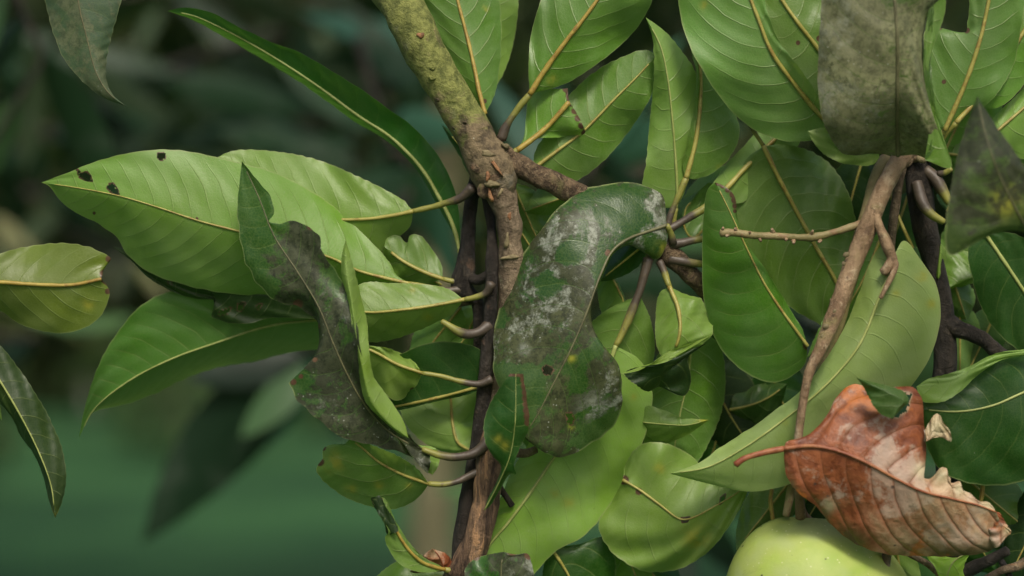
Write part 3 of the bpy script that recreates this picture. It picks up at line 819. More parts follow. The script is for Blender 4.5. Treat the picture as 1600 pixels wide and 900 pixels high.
spray(520, 470, 2.7, "640,300,8 560,420,7 500,520,6 470,560,5", [(470, 560, 215, 815, .02, -.4, 'mid_dark', .6), (468, 562, 300, 720, .06, -.3, 'mid_dark', 1.0), (475, 570, 380, 700, -.05, .3, 'mid_green', .6),
      (480, 560, 430, 700, .05, .6, 'mid_teal_sheen', .6), (470, 555, 290, 600, -.02, .2, 'mid_dark', .25), (500, 540, 540, 690, .03, .1, 'mid_dark', .6), (474, 566, 400, 690, .06, .3, 'mid_pale_sheen', .25), (500, 550, 330, 660, .08, .2, 'mid_dark', 1.0)],
      'blurred spray of dark leaves with a painted pale sheen hanging over the lawn', 1.55)
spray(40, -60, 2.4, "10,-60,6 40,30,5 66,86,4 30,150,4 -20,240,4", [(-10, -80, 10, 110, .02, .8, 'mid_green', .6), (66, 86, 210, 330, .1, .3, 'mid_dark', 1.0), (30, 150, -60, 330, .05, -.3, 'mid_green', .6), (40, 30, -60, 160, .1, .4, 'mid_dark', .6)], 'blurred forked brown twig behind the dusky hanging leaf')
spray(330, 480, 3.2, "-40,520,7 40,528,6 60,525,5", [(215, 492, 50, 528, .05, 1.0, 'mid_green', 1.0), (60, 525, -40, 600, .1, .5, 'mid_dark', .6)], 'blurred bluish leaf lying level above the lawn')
spray(980, 120, 2.6, "860,420,7 900,300,7 940,240,6", [(940, 240, 1040, 60, .05, .5, 'mid_teal_sheen', 1.0), (940, 240, 1010, 330, .1, -.4, 'mid_dark', .6), (900, 300, 740, 130, .05, .4, 'mid_teal_sheen', .25), (900, 300, 830, 60, .1, .6, 'mid_dark', .6), (930, 250, 1100, 180, .2, .7, 'mid_teal_sheen', 1.0)], 'blurred bluish leaves seen through gaps right of the fork')
spray(640, 230, 2.8, "560,60,8 600,200,7 640,260,6", [(640, 260, 470, 330, .05, .5, 'mid_dark', 1.0), (640, 260, 720, 420, .1, .4, 'mid_teal_sheen', .6), (600, 200, 440, 130, .1, .7, 'mid_dark', 1.0), (640, 260, 560, 430, .02, .2, 'mid_dark', 1.0)], 'blurred blue-green leaves behind the long narrow leaf')

def thicket(x, y, D, n, seed, spread, label, mats):
    """a leafy bough out of focus: twig with rosettes, every leaf its own part"""
    rng = np.random.default_rng(seed)
    dcm = (D - FOC) * 100
    t = empty('mango_bough', P(x, y, dcm), label, 'branch')
    a = np.array([[x, y], [x + spread[0] * .5, y + spread[1] * .35], [x + spread[0], y + spread[1]]])
    tube('stem', P(a[:, 0], a[:, 1], np.array([dcm, dcm + 10, dcm + 5])), np.array([9, 7, 4]) * PX * D / FOC, M['b_dark'], t, seg=10, rough=.08, freq=40, step=.015)
    for i in range(n):
        s_ = (i + rng.uniform(0, 1)) / n
        bx, by = a[0] * (1 - s_) + a[2] * s_
        ang = rng.choice([rng.normal(0.15, .5), rng.normal(3.0, .5), rng.normal(1.5, .6)])
        L_ = rng.uniform(.15, .24)
        lp = L_ / (PX * D / FOC)
        p0 = P(bx + rng.normal(0, 12), by + rng.normal(0, 12), dcm + rng.normal(0, 12)); p1 = P(bx + lp * math.cos(ang), by + lp * math.sin(ang) * .8, dcm + rng.normal(0, 14))
        X = Vector(p1 - p0).normalized(); Y = Vector(FWD).cross(X).normalized(); Z = X.cross(Y)
        ro = rng.normal(0, .7)
        Y, Z = Y * math.cos(ro) + Z * math.sin(ro), Z * math.cos(ro) - Y * math.sin(ro)
        o = bpy.data.objects.new('leaf', ULM[(mats[i % len(mats)], (.25, .6, 1.0)[int(rng.integers(3))])])
        COL.objects.link(o); o.parent = t
        o.matrix_local = Matrix.Translation(Vector(p0) - WLOC[t.name]) @ Matrix((X, Y, Z)).transposed().to_4x4() @ Matrix.Scale(L_, 4)
    return t
M['mid_olive'] = bg_leaf_material('leaf_mid_olive', (.024, .040, .020), (.055, .080, .036), .2, .5)
for t_ in (.25, .6, 1.0): ULM[('mid_olive', t_)] = unit_leaf_mesh('mid_olive', t_)
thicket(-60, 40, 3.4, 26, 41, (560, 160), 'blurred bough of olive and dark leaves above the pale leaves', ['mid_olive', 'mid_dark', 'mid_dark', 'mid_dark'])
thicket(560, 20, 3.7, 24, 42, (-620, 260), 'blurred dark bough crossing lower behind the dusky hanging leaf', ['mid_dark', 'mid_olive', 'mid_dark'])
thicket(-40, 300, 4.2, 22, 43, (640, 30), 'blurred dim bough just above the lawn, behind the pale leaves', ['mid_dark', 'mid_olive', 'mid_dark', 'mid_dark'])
thicket(700, 60, 3.2, 16, 44, (-260, 330), 'blurred blue-green bough behind the mossy stem', ['mid_teal_sheen', 'mid_dark', 'mid_dark', 'mid_dark', 'mid_olive'])
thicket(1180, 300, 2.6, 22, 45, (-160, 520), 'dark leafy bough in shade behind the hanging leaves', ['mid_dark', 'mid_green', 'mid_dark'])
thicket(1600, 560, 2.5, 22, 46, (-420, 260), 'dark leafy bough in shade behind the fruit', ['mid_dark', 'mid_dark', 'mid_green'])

M['mid_bright_gap'] = bg_leaf_material('leaf_mid_bright_gap', (.50, .48, .26), (.55, .52, .30), .35, .5)  # cream colour stands in for bright gaps, shaped as leaves
ULM[('mid_bright_gap', .6)] = unit_leaf_mesh('mid_bright_gap', .6)
spray(-30, 330, 3.6, "-120,300,6 -60,330,5 -20,340,4", [(-20, 335, 60, 395, .05, .1, 'mid_bright_gap', .6), (-20, 340, 30, 420, .02, .3, 'mid_bright_gap', .6), (-30, 335, -60, 420, .02, .3, 'mid_olive', .6)], 'blurred cream leaf shapes standing in for a bright gap behind the olive cut-ended leaf')
spray(200, 400, 3.6, "100,360,6 170,390,5 205,405,4", [(205, 405, 262, 470, .05, .1, 'mid_bright_gap', .6), (205, 405, 190, 480, .02, .4, 'mid_olive', 1.0)], 'blurred cream leaf shape standing in for a bright gap under the large pale leaf')

spray(420, 20, 4.4, "180,-40,6 300,10,5 420,20,5 560,40,4", [(300, 10, 345, 75, .02, .3, 'mid_pale_sheen', .6), (470, 25, 530, 90, .02, .4, 'mid_pale_sheen', .6), (560, 40, 625, 110, .02, -.3, 'mid_pale_sheen', .6), (250, 0, 215, 90, .02, .3, 'mid_pale_sheen', .25), (420, 20, 400, 110, .02, .5, 'mid_pale_sheen', .25)], 'blurred leaves with painted pale highlights dotted through the shade above the arching leaf')
spray(300, 170, 4.0, "120,230,6 260,190,5 380,200,4", [(260, 190, 380, 165, .02, .6, 'mid_pale_sheen', .25), (260, 190, 160, 215, .02, .4, 'mid_pale_sheen', .25), (380, 200, 470, 215, .02, .4, 'mid_dark', .25), (300, 190, 420, 235, .02, .5, 'mid_pale_sheen', .25)], 'blurred level olive leaves in the shade under the dusky leaf tip')

# ------------------------------------------------------------------ the branch in the middle
b1 = empty('mango_branch', P(618, -180, 4), 'thick mossy mango branch forking into brown and blackened twigs full of pale leaves', 'branch')
st = stem(b1, 'main_stem', "470,-330,40,8 545,-160,37,4 618,-10,34,1 642,35,34,0 668,85,32,0 700,140,31,0 728,190,30,0 752,232,32,0 766,256,37,0 776,282,33,0 782,306,24,0", 'b_moss', 40, .085, 170)
stem(b1, 'lower_stem', "770,262,30,.3 778,290,27,0 788,318,22,0 793,338,19,0 795,352,21,0 797,382,18,.2 799,400,22,.2 798,410,19,.2 797,430,19,.3 795,500,19,.6 786,600,19,.6 774,680,20,.3 767,730,21,.2 763,775,19,.2 753,820,19,.2 740,860,20,.3 716,905,26,.5 690,990,28,1", 'b_brown', 26, .10, 150)
stem(b1, 'peeling_stem', "776,660,19,-.1 768,705,21.5,-.1 765,740,22,-.1 762,775,20,-.1 752,820,20,-.1 741,855,21,0 718,900,26,.2", 'b_peel', 26, .16, 190, label='peeling reddish bark on the lower stem')
stem(b1, 'side_limb', "762,240,22,.3 790,250,20,0 822,266,18,0 850,280,17,.2 880,292,18,.4 905,304,17,.7 950,332,16,1.3 1000,368,16,1.8 1045,396,17,1.8 1075,424,15,2.4 1105,455,14,3.2 1150,510,13,5", 'b_flaky', 26, .15, 190)
stem(b1, 'dark_twig', "752,268,15,1 740,300,11,1.6 733,345,11,2 730,390,12,2 726,425,16,2 722,445,18,2 735,462,12,2 748,490,10,2.4 748,560,9,2.6", 'b_dark', 18, .10, 160)
stem(b1, 'dark_twig', "760,285,12,1.2 766,340,8,1 769,380,8,.6 769,415,11,.3 768,440,10,.2 766,480,11,.2 763,530,11,.2 759,590,12,.2 753,640,12,.3 747,690,12,.4 739,735,13,.6 732,770,13,.8 724,820,13,1 717,875,13,1.2 708,940,13,1.6", 'b_dark', 20, .08, 150)
stem(b1, 'dark_twig', "728,428,8,2 745,438,8,1.2 768,428,9,.4", 'b_dark', 14, .10)
# bud-scale rings and leaf scars on the fork
def scar(parent, x, y, rx, ry, d, ang, mat):
    th = np.linspace(0, 2 * math.pi, 15, endpoint=False)
    rr_ = 1 + .18 * np.sin(3 * th + x) + .1 * np.cos(5 * th + y)
    V = []; F = []
    ca, sa = math.cos(ang), math.sin(ang)
    for k, (f, dz) in enumerate(((1.0, .22), (.86, -.03), (.5, -.10), (.0, -.08))):
        for i in range(15):
            a_, b_ = rx * f * rr_[i] * math.cos(th[i]), ry * f * rr_[i] * math.sin(th[i])
            V.append(P(x + a_ * ca - b_ * sa, y + a_ * sa + b_ * ca, d + dz))
    for k in range(3):
        for i in range(15):
            F.append([k * 15 + i, k * 15 + (i + 1) % 15, (k + 1) * 15 + (i + 1) % 15, (k + 1) * 15 + i])
    return mesh_obj('leaf_scar', V, F, M[mat], parent)
for a in ((762, 240, 12, 6, -1.28, .25, 'scarpale'), (776, 262, 3, 15, -1.42, -.62, 'scar'), (768, 287, 13, 6, -1.32, .1, 'scarpale'), (762, 276, 3.5, 9, -1.42, .1, 'scar'),
          (766, 305, 3.5, 13, -1.06, -.25, 'scar'), (782, 300, 3, 10, -1.02, .5, 'scarpale'), (797, 402, 15, 4, -.68, -.1, 'scarpale'), (792, 376, 4, 14, -.72, .1, 'scarpale'), (796, 338, 3.5, 7, -.72, 0, 'scar'),
          (657, 55, 7, 5, -1.36, 0, 'scar'), (675, 122, 6, 4, -1.30, .3, 'b_moss'), (676, 106, 6, 4, -1.30, 0, 'b_moss'), (790, 228, 7, 4, -1.0, .4, 'scarpale')):
    scar(st, *a)
def knob(parent, x, y, r, d, mat, name='knob', sx=1.0):
    th = np.linspace(0, 2 * math.pi, 12, endpoint=False)
    V = [P(x, y, d - r * PX * 55)]; F = []
    for k, ph_ in enumerate((.5, 1.0, 1.4)):
        for i in range(12):
            q = r * math.sin(ph_) * (1 + .12 * math.sin(2 * th[i] + x))
            V.append(P(x + sx * q * math.cos(th[i]), y + q * math.sin(th[i]), d - r * math.cos(ph_) * PX * 55))
    F += [[0, 1 + (i + 1) % 12, 1 + i] for i in range(12)]
    for k in range(2):
        for i in range(12):
            F.append([1 + k * 12 + i, 1 + k * 12 + (i + 1) % 12, 13 + k * 12 + (i + 1) % 12, 13 + k * 12 + i])
    return mesh_obj(name, V, F, M[mat], parent)
for a in ((661, 42, 9, -1.05, 'b_moss'), (722, 200, 5, -1.05, 'b_moss'), (742, 222, 6, -1.05, 'b_flaky'), (690, 118, 5, -1.1, 'b_moss'), (758, 296, 14, -.6, 'b_flaky'), (748, 262, 12, -.9, 'b_flaky'), (792, 238, 12, -.5, 'b_flaky'), (806, 258, 10, -.5, 'b_flaky'), (775, 274, 15, -.95, 'b_flaky')):
    knob(st, *a)

# -- leaves to the left of the fork
leaf(b1, "645,330 612,337 560,343 480,338 400,305 335,248", "632,314 605,298 560,276 510,254 460,241 400,234 360,237", "642,352 620,375 600,410 560,430 480,420 400,380 350,300",
     d=[1.2, 1.8, 2.4], e=(.6, 1.6), mat='pale', rr=(4.2, .8), pet="738,292 722,308 700,316 680,322", pr=(9, 4.2), pd=.2, label='pale leaf half hidden behind the larger pale leaf')
leaf(b1, "640,443 600,434 560,423 520,404 450,383 375,362 310,345 250,325 190,307 130,295 65,285",
     "618,428 610,412 590,388 560,358 520,322 480,295 430,270 380,255 330,243 270,234 220,236 180,244 140,256 110,268",
     "620,448 560,456 480,463 415,463 350,458 300,448 250,433 220,418 197,396 182,371 150,348 115,330 90,309 76,290",
     d=[1.0, .2, -.3, -.2, .4], e=(.6, 2.4), mat='pale', rr=(3.6, .8), pet="722,452 705,454 680,450", pr=(7, 3.8), pd=1.6, ripple=.3,
     holes=("119,262 127,271 135,268 141,274 144,283 134,282 124,277", "167,294 171,287 177,286 184,297 186,305 175,302", "247,239 256,238 259,246 252,251 247,247"),
     br=((308, 342, 3), (147, 333, 3)), label='large pale leaf with dark bites near its pointed tip')
leaf(b1, "500,470 430,462 340,450 260,432 175,385", "480,450 400,430 300,415 220,395", "500,495 470,497 420,497 390,505 350,503 330,493 345,478 338,470 310,468 270,456 235,436 205,408",
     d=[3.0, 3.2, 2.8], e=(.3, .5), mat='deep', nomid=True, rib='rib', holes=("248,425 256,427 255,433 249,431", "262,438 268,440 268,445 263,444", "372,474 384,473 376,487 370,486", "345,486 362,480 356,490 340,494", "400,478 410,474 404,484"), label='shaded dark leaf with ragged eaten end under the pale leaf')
leaf(b1, "585,492 540,495 490,501 440,506 400,515 340,535 270,560 200,596 145,642 123,685", "560,478 500,474 430,474 370,476 320,464 265,456 215,482 185,517 152,575 134,630", "560,535 500,545 450,552 400,565 340,575 290,591 240,615 190,633 150,642 131,660",
     d=[3.5, 4.8, 4.6, 4.2], e=(-.6, 5.0), mat='green', side='top', rib='rib_pale', rr=(3.6, .7), pet="745,470 700,480 640,490", pr=(5, 3.5), pd=2, label='broad green leaf with drooping tip, its lower half in shade')
leaf(b1, "718,392 712,365 700,335 684,305 662,268 640,242 610,214 560,181 500,137 440,97 400,73 350,46 300,24 262,17", "719,360 716,325 708,290 690,252 655,207 600,165 540,124 460,78 420,64 380,45 320,17 285,12", "712,372 694,340 676,306 655,270 634,246 605,220 556,190 496,147 436,108 396,84 346,56 298,30",
     d=[2.6, 3.2, 3.6, 3.4], e=(-.7, 2.0), mat='arch', side='top', rib='rib_pale', rr=(4.5, .8), pet="733,420 724,408", pr=(5, 4), pd=2.2, vein_cm=1.5, bulge=.07, label='long narrow dark leaf arching up behind the pale leaves')
leaf(b1, "725,468 680,477 620,485 575,488 530,480", "700,451 660,444 610,442 565,443", "706,492 690,500 650,518 610,531 575,534 545,520", d=[-.2, -.6, -.4], e=(.8, 1.4), mat='pale', rr=(4, 2), rib='rib', pet="768,442 762,455 745,464", pr=(7, 4.2), pd=-.6, yl=((645, 450, 6), (668, 497, 8)), label='yellow spotted pale leaf tucked behind the twisted sooty leaf')
leaf(b1, "692,436 660,424 628,407 600,385", "690,415 672,385 652,366 640,368 636,380 622,368 605,372", "680,440 660,448 630,440 600,410", d=[1.6, 2.0], e=(.4, .8), mat='under', rr=(4.5, 2.5), pet="722,440 708,440", pr=(6, 4.5), pd=1.6)
leaf(b1, "690,445 650,425 620,400 590,370", "670,420 645,395 615,370", "670,455 640,450 600,420", d=3.0, mat='under', rr=(2, 1))
leaf(b1, "765,600 690,620 620,635 560,645", "762,560 745,543 720,536 680,534 640,546 590,580", "735,615 690,626 620,642 590,645", d=[1.0, 1.6, 2.0], e=(-1.2, .6), mat='dark', side='top', rib='rib', rr=(4, 2), label='green leaf folded along its midrib behind the blackened twig')
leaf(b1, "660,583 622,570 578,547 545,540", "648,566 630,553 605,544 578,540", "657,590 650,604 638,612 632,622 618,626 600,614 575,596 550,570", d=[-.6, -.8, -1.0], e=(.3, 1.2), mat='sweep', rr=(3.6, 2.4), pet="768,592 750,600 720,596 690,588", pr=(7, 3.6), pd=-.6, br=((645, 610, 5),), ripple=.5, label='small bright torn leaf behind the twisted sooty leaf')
leaf(b1, "735,704 716,692 707,660 704,620 695,560", "705,708 660,690 628,650 625,600 650,565", "750,695 760,650 752,600 730,570", d=[1.6, 3.4, 4.0], e=(.8, .8), mat='bright', rr=(3.2, 2), ripple=.5)
auto(b1, 720, 480, 640, 580, 48, 40, 3.6, 'under')
leaf(b1, "760,470 740,500 725,530 700,560", "735,465 712,490 700,520 690,545", "765,500 755,540 730,560", d=3.8, mat='green')
stem(b1, 'petiole', "764,508,10,.1 750,518,8,-.2 730,522,7.5,-.5 714,517,7,-.7 702,509,5,-.8 690,502,4,-.8", 'petiole_dark', 16, .08, 200, label='short bare stub of a fallen leaf stalk')

# the twisted sooty leaf and its rolled pale margin
tw = leaf(b1, "660,702 632,690 600,668 568,630 545,590 522,540 498,480 465,425 428,368 405,310 378,252",
     "668,738 640,712 585,697 535,682 492,652 462,622 452,597 472,588 490,570 498,540 495,502 480,490 460,476 445,476 428,468 405,448 386,412 374,365 370,320 374,285",
     "648,690 640,682 605,652 578,612 566,560 556,500 542,455 522,420 503,392 498,368 478,352 452,345 436,349 420,346 428,334 426,314 404,284",
     d=[-1.2, -3.2, -3.9, -3.6, -3.0, -2.4], e=(.7, -.5), mat='sootdark', side='top', rib='rib_soot', clean=((385, 290, 58), (395, 350, 42), (390, 420, 26), (418, 455, 16), (466, 592, 16)), rr=(2.2, .8), pet="762,690 745,706 715,714 688,712", pr=(10, 4.5), pd=-.7, pmat='petiole_dark', ripple=.45, wob=1.6,
     br=((466, 474, 8), (492, 562, 4), (458, 597, 5), (470, 588, 4), (485, 355, 5), (497, 510, 4)), label='twisted leaf with a green tip and black sooty blade with eaten edges')
leaf(tw, "638,684 606,660 580,625 566,575 556,520 547,460 541,420 540,375", "632,662 606,620 584,588 577,545 573,500 561,450 550,408", "628,680 596,654 572,628 562,590 554,540 544,470 534,430 534,400", d=[-3.6, -4.6, -4.9, -4.6, -4.2], e=(.8, .5), mat='bright', side='under', nomid=True, name='rolled_margin', wob=.6, cell=2.5, label='pale green underside of the rolled margin')
leaf(tw, "660,702 650,712 655,725 668,740", "668,702 672,715 672,728", "640,690 612,672 628,690 650,722", d=[-1.4, -1.6, -1.6], e=(.2, -.5), mat='sootdark', side='top', nomid=True, name='folded_base', wob=.4, cell=2.5)
leaf(b1, "655,695 670,712 676,742", "680,700 687,712 684,730", "622,700 645,716 668,738", d=-.4, e=(.2, .2), mat='bright', rr=(1, .5), nomid=True)

# lower left cluster
leaf(b1, "670,756 632,743 592,722 562,697 546,686", "655,735 622,712 588,698 562,688", "662,768 645,784 612,796 570,789 528,770 494,733 504,716 505,701 522,694 534,696",
     d=[-1.0, -1.8, -2.2], e=(-.8, 1.6), mat='under', rib='rib', rr=(3.4, 1.8), pet="752,735 735,742 715,752 692,757", pr=(8, 4), pd=-.2, pmat='petiole_dark', yl=((522, 722, 16), (548, 765, 9), (592, 758, 7), (640, 760, 6)), br=((500, 722, 7), (505, 700, 5)), label='chewed green leaf with a yellow patch, low on the blackened twig')
leaf(b1, "695,890 662,880 636,856 612,815 594,780", "668,895 632,886 610,864 602,838 606,832 600,815 588,795 580,778", "688,884 664,872 640,848 617,812 598,777", d=[-.5, -2.0, -2.6, -2.8], e=(-.6, .3), mat='under', rib='rib_orange', rr=(4.5, 2), pet="720,893 708,892", pr=(7, 4.5), pd=0, br=((590, 782, 9), (606, 808, 6)), label='thin half-eaten leaf hanging edge-on with a brown rib')
leaf(b1, "588,776 596,796 608,815 618,832", "580,778 588,798 600,818 606,836", "592,774 603,792 616,812 622,830", d=[-3.1, -3.1], e=(0, 0), mat='deep', side='top', nomid=True, cell=2)
auto(b1, 720, 900, 560, 935, 55, 40, 1.0, 'green', 'top', bend=10)
auto(b1, 760, 880, 640, 960, 42, 40, 2.0, 'green', 'top', bend=-6)
leaf(b1, "695,893 690,878 684,866 675,857", "706,893 706,878 698,866", "640,893 650,885 660,868", d=[-.2, -.8, -1.0], e=(.6, .9), mat='dead', side='top', rib='rib_dead', rr=(1.6, .8), name='dead_leaf', label='small curled reddish brown dead leaf at the foot of the stem')
leaf(b1, "790,960 785,925 783,890 786,862", "745,950 728,915 728,886 744,872 765,866", "835,950 836,915 832,884 824,865 805,866", d=[-2.6, -3.2, -3.4], e=(.6, .6), mat='sootdark', side='top', rib='rib_soot', rr=(2, 1), cut=False, br=((744, 870, 7), (800, 862, 8), (826, 868, 7)), label='small sooty leaf with a gnawed rounded end at the stem foot')

# the young leaf before the sooty one
leaf(b1, "757,797 778,757 797,712 805,655 806,584", "760,785 776,752 782,728 770,713 758,690 757,655 774,616 797,584", "764,792 782,764 799,740 806,742 803,728 812,700 826,668 823,625 817,584",
     d=[-1.4, -3.2, -4.4, -4.4], e=(.4, .4), mat='dark', side='top', rib='rib_pale', rr=(1.5, .5), br=tuple((817 + 1.0 * k, 584 + 9.5 * k, 6.5) for k in range(9)), cut=True, yl=((778, 686, 6), (790, 696, 7)), label='small glossy green leaf with a dry pinkish edge')
stem(b1, 'petiole', "778,700,9,.3 800,706,8,-.4 822,708,7,-.4 838,702,6,-.2", 'b_brown', 12, .1)
stem(b1, 'petiole', "770,745,6,.2 790,775,5,.6 800,790,5,.8", 'b_dark', 12, .1)

# the big sooty leaf in the middle
leaf(b1, "1042,352 1012,362 982,373 957,392 940,425 916,490 890,550 862,605 840,648 818,682",
     "1040,330 1036,308 1022,294 990,286 950,287 910,297 875,322 840,366 806,414 784,460 773,520 771,575 781,606 800,642 811,666",
     "1042,375 1036,396 1022,405 1005,394 984,384 963,392 950,412 943,430 920,486 926,520 946,545 966,570 972,610 968,650 950,675 925,692 895,710 870,714 846,704 826,690",
     d=[.6, -1.2, -2.4, -2.8, -2.6, -2.4], e=(1.8, [.8, 1.0, .3, 1.2, 1.4]), mat='sooty', side='top', rib='rib_soot', rr=(3.2, .9), pet="1052,380 1048,364", pr=(6, 4), pd=1.2, ripple=.5, curl=.5, wob=1.3,
     holes=("884,646 892,644 897,655 893,664 887,660", "847,576 853,571 861,573 865,579 860,584 851,585",), br=((855, 580, 7), (950, 395, 5)), clean=((985, 310, 24), (955, 300, 15), (855, 445, 22), (885, 395, 20), (790, 592, 24), (825, 588, 18), (838, 620, 14), (962, 675, 16), (925, 690, 13), (905, 600, 12), (1030, 390, 16), (780, 500, 8)), powd_sheen=((1015, 350, 22), (930, 345, 18), (955, 430, 14), (850, 450, 10), (975, 335, 12), (930, 640, 22), (820, 545, 8)), yl=((893, 560, 6), (884, 650, 8), (893, 668, 5), (1036, 390, 10)), label='large sooty grey leaf with green patches curling in front of the branch')  # whitish spots paint patches of sky sheen on the sooty blade

# -- leaves above the fork
leaf(b1, "758,178 750,148 740,100 728,50 715,0 700,-70", "735,150 708,110 685,62 668,20 650,-40", "772,150 781,100 784,50 780,0 760,-50", d=[.4, 1.4, 2.2], e=(1.0, 1.2), mat='ribbed', rib='rib_orange', rr=(4.6, 2), br=((757, 158, 4),), yl=((757, 15, 6),), label='upright ribbed leaf touching the mossy branch')
auto(b1, 740, 160, 800, -120, 70, 55, 3.8, 'bright', bend=-10)
leaf(b1, "828,147 850,112 880,70 915,25 940,-10 975,-70", "826,110 830,50 845,0 875,-60", "855,140 885,130 922,108 965,75 1000,38 1022,-12 1015,-60", d=[-.2, -.6, -.4], e=(.9, 1.2), mat='ribbed', rib='rib_orange', rr=(5.6, 2.5), pet="783,218 790,200 808,172", pr=(9, 5.5), pd=.3, yl=((862, 125, 7),), label='large leaf with thick yellow rib rising from the fork')
leaf(b1, "808,235 850,203 889,160", "818,215 822,180 827,150 850,139 878,139 887,138", "836,218 880,214 914,208 908,190 898,172 891,162", d=[0, .3, .2], e=(.6, .5), mat='under', rib='rib_orange', rr=(5.5, 4.5), pet="800,242 804,238", pr=(6, 5.5), pd=0, cut=True, br=tuple((884 + 5 * k - (0 if k < 3 else 1), 139 + 11.5 * k, 5.5) for k in range(7)), label='leaf stump bitten off short with a dried brown edge')
leaf(b1, "833,264 870,236 910,206 960,155 1000,115 1026,86", "835,240 850,212 880,160 930,112 980,86 1010,78", "862,282 890,286 930,263 970,222 1000,180 1019,145 1026,110", d=[1.0, 1.4, 1.8], e=(.7, .9), mat='ribbed', rib='rib', rr=(4, 1.2), pet="822,272 828,268", pr=(4, 4), pd=.8, label='ribbed leaf lying behind the bitten leaf')
auto(b1, 800, 285, 860, 420, 36, 40, 2.6, 'green')
auto(b1, 905, 300, 820, 330, 25, 35, 2.2, 'under')
auto(b1, 850, 420, 800, 340, 36, 30, 2.4, 'under', side='top')
auto(b1, 770, 330, 690, 195, 14, 22, 4.2, 'dark', 'top', bend=10)
# -- leaves on the twig end to the right of the big sooty leaf
leaf(b1, "1057,325 1058,300 1055,240 1050,180 1043,120 1032,72 1009,27", "1025,322 1005,300 1010,250 1016,180 1022,110 1019,58", "1070,300 1078,262 1084,215 1089,160 1086,112 1064,78 1038,48", d=[1.2, .6, .4, .6], e=(.8, .8), mat='pale', rib='rib_pale', rr=(3, .9), pet="1046,378 1052,350", pr=(5, 3), pd=1.6, label='slender upright leaf with hooked tip and straight pale rib')
leaf(b1, "1072,278 1086,225 1094,165 1095,115 1085,50", "1067,262 1075,220 1084,165 1088,115 1080,75", "1085,280 1120,266 1148,234 1156,202 1140,158 1118,110 1095,70", d=[1.0, 1.2, 1.6], e=(-.3, .9), mat='ribbed', rib='rib', rr=(5, 2.5), pet="1042,356 1050,330 1062,302", pr=(8, 5), pd=1.2, label='leaf with thick arched stalk next to the slender leaf')
leaf(b1, "1128,302 1165,262 1210,218 1260,165", "1112,300 1130,262 1165,225 1205,180", "1150,318 1185,300 1225,262 1255,210", d=[1.4, 2.2, 3], e=(.8, .8), mat='pale', rib='rib', rr=(5.5, 3), pet="1042,360 1065,346 1100,326", pr=(9, 5.6), pd=1.2)
leaf(b1, "1110,350 1080,372 1068,340 1090,300", "1090,352 1062,350 1058,320", "1112,330 1120,300 1110,285", d=3.0, mat='green')
auto(b1, 1065, 350, 1200, 250, 45, 48, 4.2, 'green')
stem(b1, 'petiole', "1040,382,9,1.6 1062,380,7,1.4 1085,375,6,1.6 1110,372,5,2", 'petiole_dark', 14, .08)
stem(b1, 'petiole', "1046,404,9,1.6 1070,409,7,1.5 1100,413,5,2", 'petiole_dark', 14, .08)
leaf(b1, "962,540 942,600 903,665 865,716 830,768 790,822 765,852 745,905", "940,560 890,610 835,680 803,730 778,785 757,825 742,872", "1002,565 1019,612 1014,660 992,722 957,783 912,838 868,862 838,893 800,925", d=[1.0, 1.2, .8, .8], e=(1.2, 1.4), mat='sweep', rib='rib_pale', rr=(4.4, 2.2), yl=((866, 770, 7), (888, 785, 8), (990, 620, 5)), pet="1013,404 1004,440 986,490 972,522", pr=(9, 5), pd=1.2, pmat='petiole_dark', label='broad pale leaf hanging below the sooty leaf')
leaf(b1, "1000,462 980,505 955,555 945,600", "972,472 940,490 920,512 928,560", "1016,498 1023,550 1010,590", d=[1.8, 2.2], e=(.7, .7), mat='under', rib='rib', rr=(3, 2))
leaf(b1, "948,420 965,450 975,480 970,520", "935,440 935,470 945,500", "965,440 978,470 982,500", d=2.8, mat='under')
auto(b1, 1010, 380, 935, 440, 22, 22, 1.6, 'dark', 'top')
m1 = leaf(b1, "1046,448 1060,484 1062,522 1050,556", "1032,456 1024,500 1026,540 1036,558", "1075,461 1094,466 1108,492 1114,520 1100,536 1075,548", d=[1.0, .2, -.3, -.2], e=(.9, 1.0), mat='pale', rib='rib', rr=(4.6, 3), pet="1030,408 1038,425 1042,438", pr=(7, 5), pd=1.4, label='pale leaf doubled over so its dark face shows below')
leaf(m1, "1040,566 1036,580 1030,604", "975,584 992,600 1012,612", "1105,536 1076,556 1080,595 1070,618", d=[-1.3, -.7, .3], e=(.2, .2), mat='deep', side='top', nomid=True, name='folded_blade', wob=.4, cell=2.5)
leaf(m1, "1045,548 1046,554 1046,566", "1000,578 985,582 970,584", "1090,532 1110,524 1116,520", d=[-.7, -.8], e=(0, 0), mat='bright', nomid=True, name='rolled_margin', wob=.2, cell=2)
leaf(b1, "1082,515 1075,590 1060,660 1045,770", "1045,530 1018,580 1008,650 1010,720", "1122,535 1134,585 1128,640 1106,695 1078,740", d=[2.4, 3.0, 3.4], e=(.8, 1.2), mat='green', rib='rib_pale', rr=(2.5, 1))
leaf(b1, "1005,660 1040,663 1075,664 1108,656", "1008,635 1035,640 1065,652 1090,655", "1012,682 1040,690 1065,684 1092,668", d=[2, 1.6, 1.2], e=(.3, 1.0), mat='under', rib='rib_pale', rr=(1.4, .6), yl=((1100, 658, 12),), label='folded leaf tip with a yellowed point')
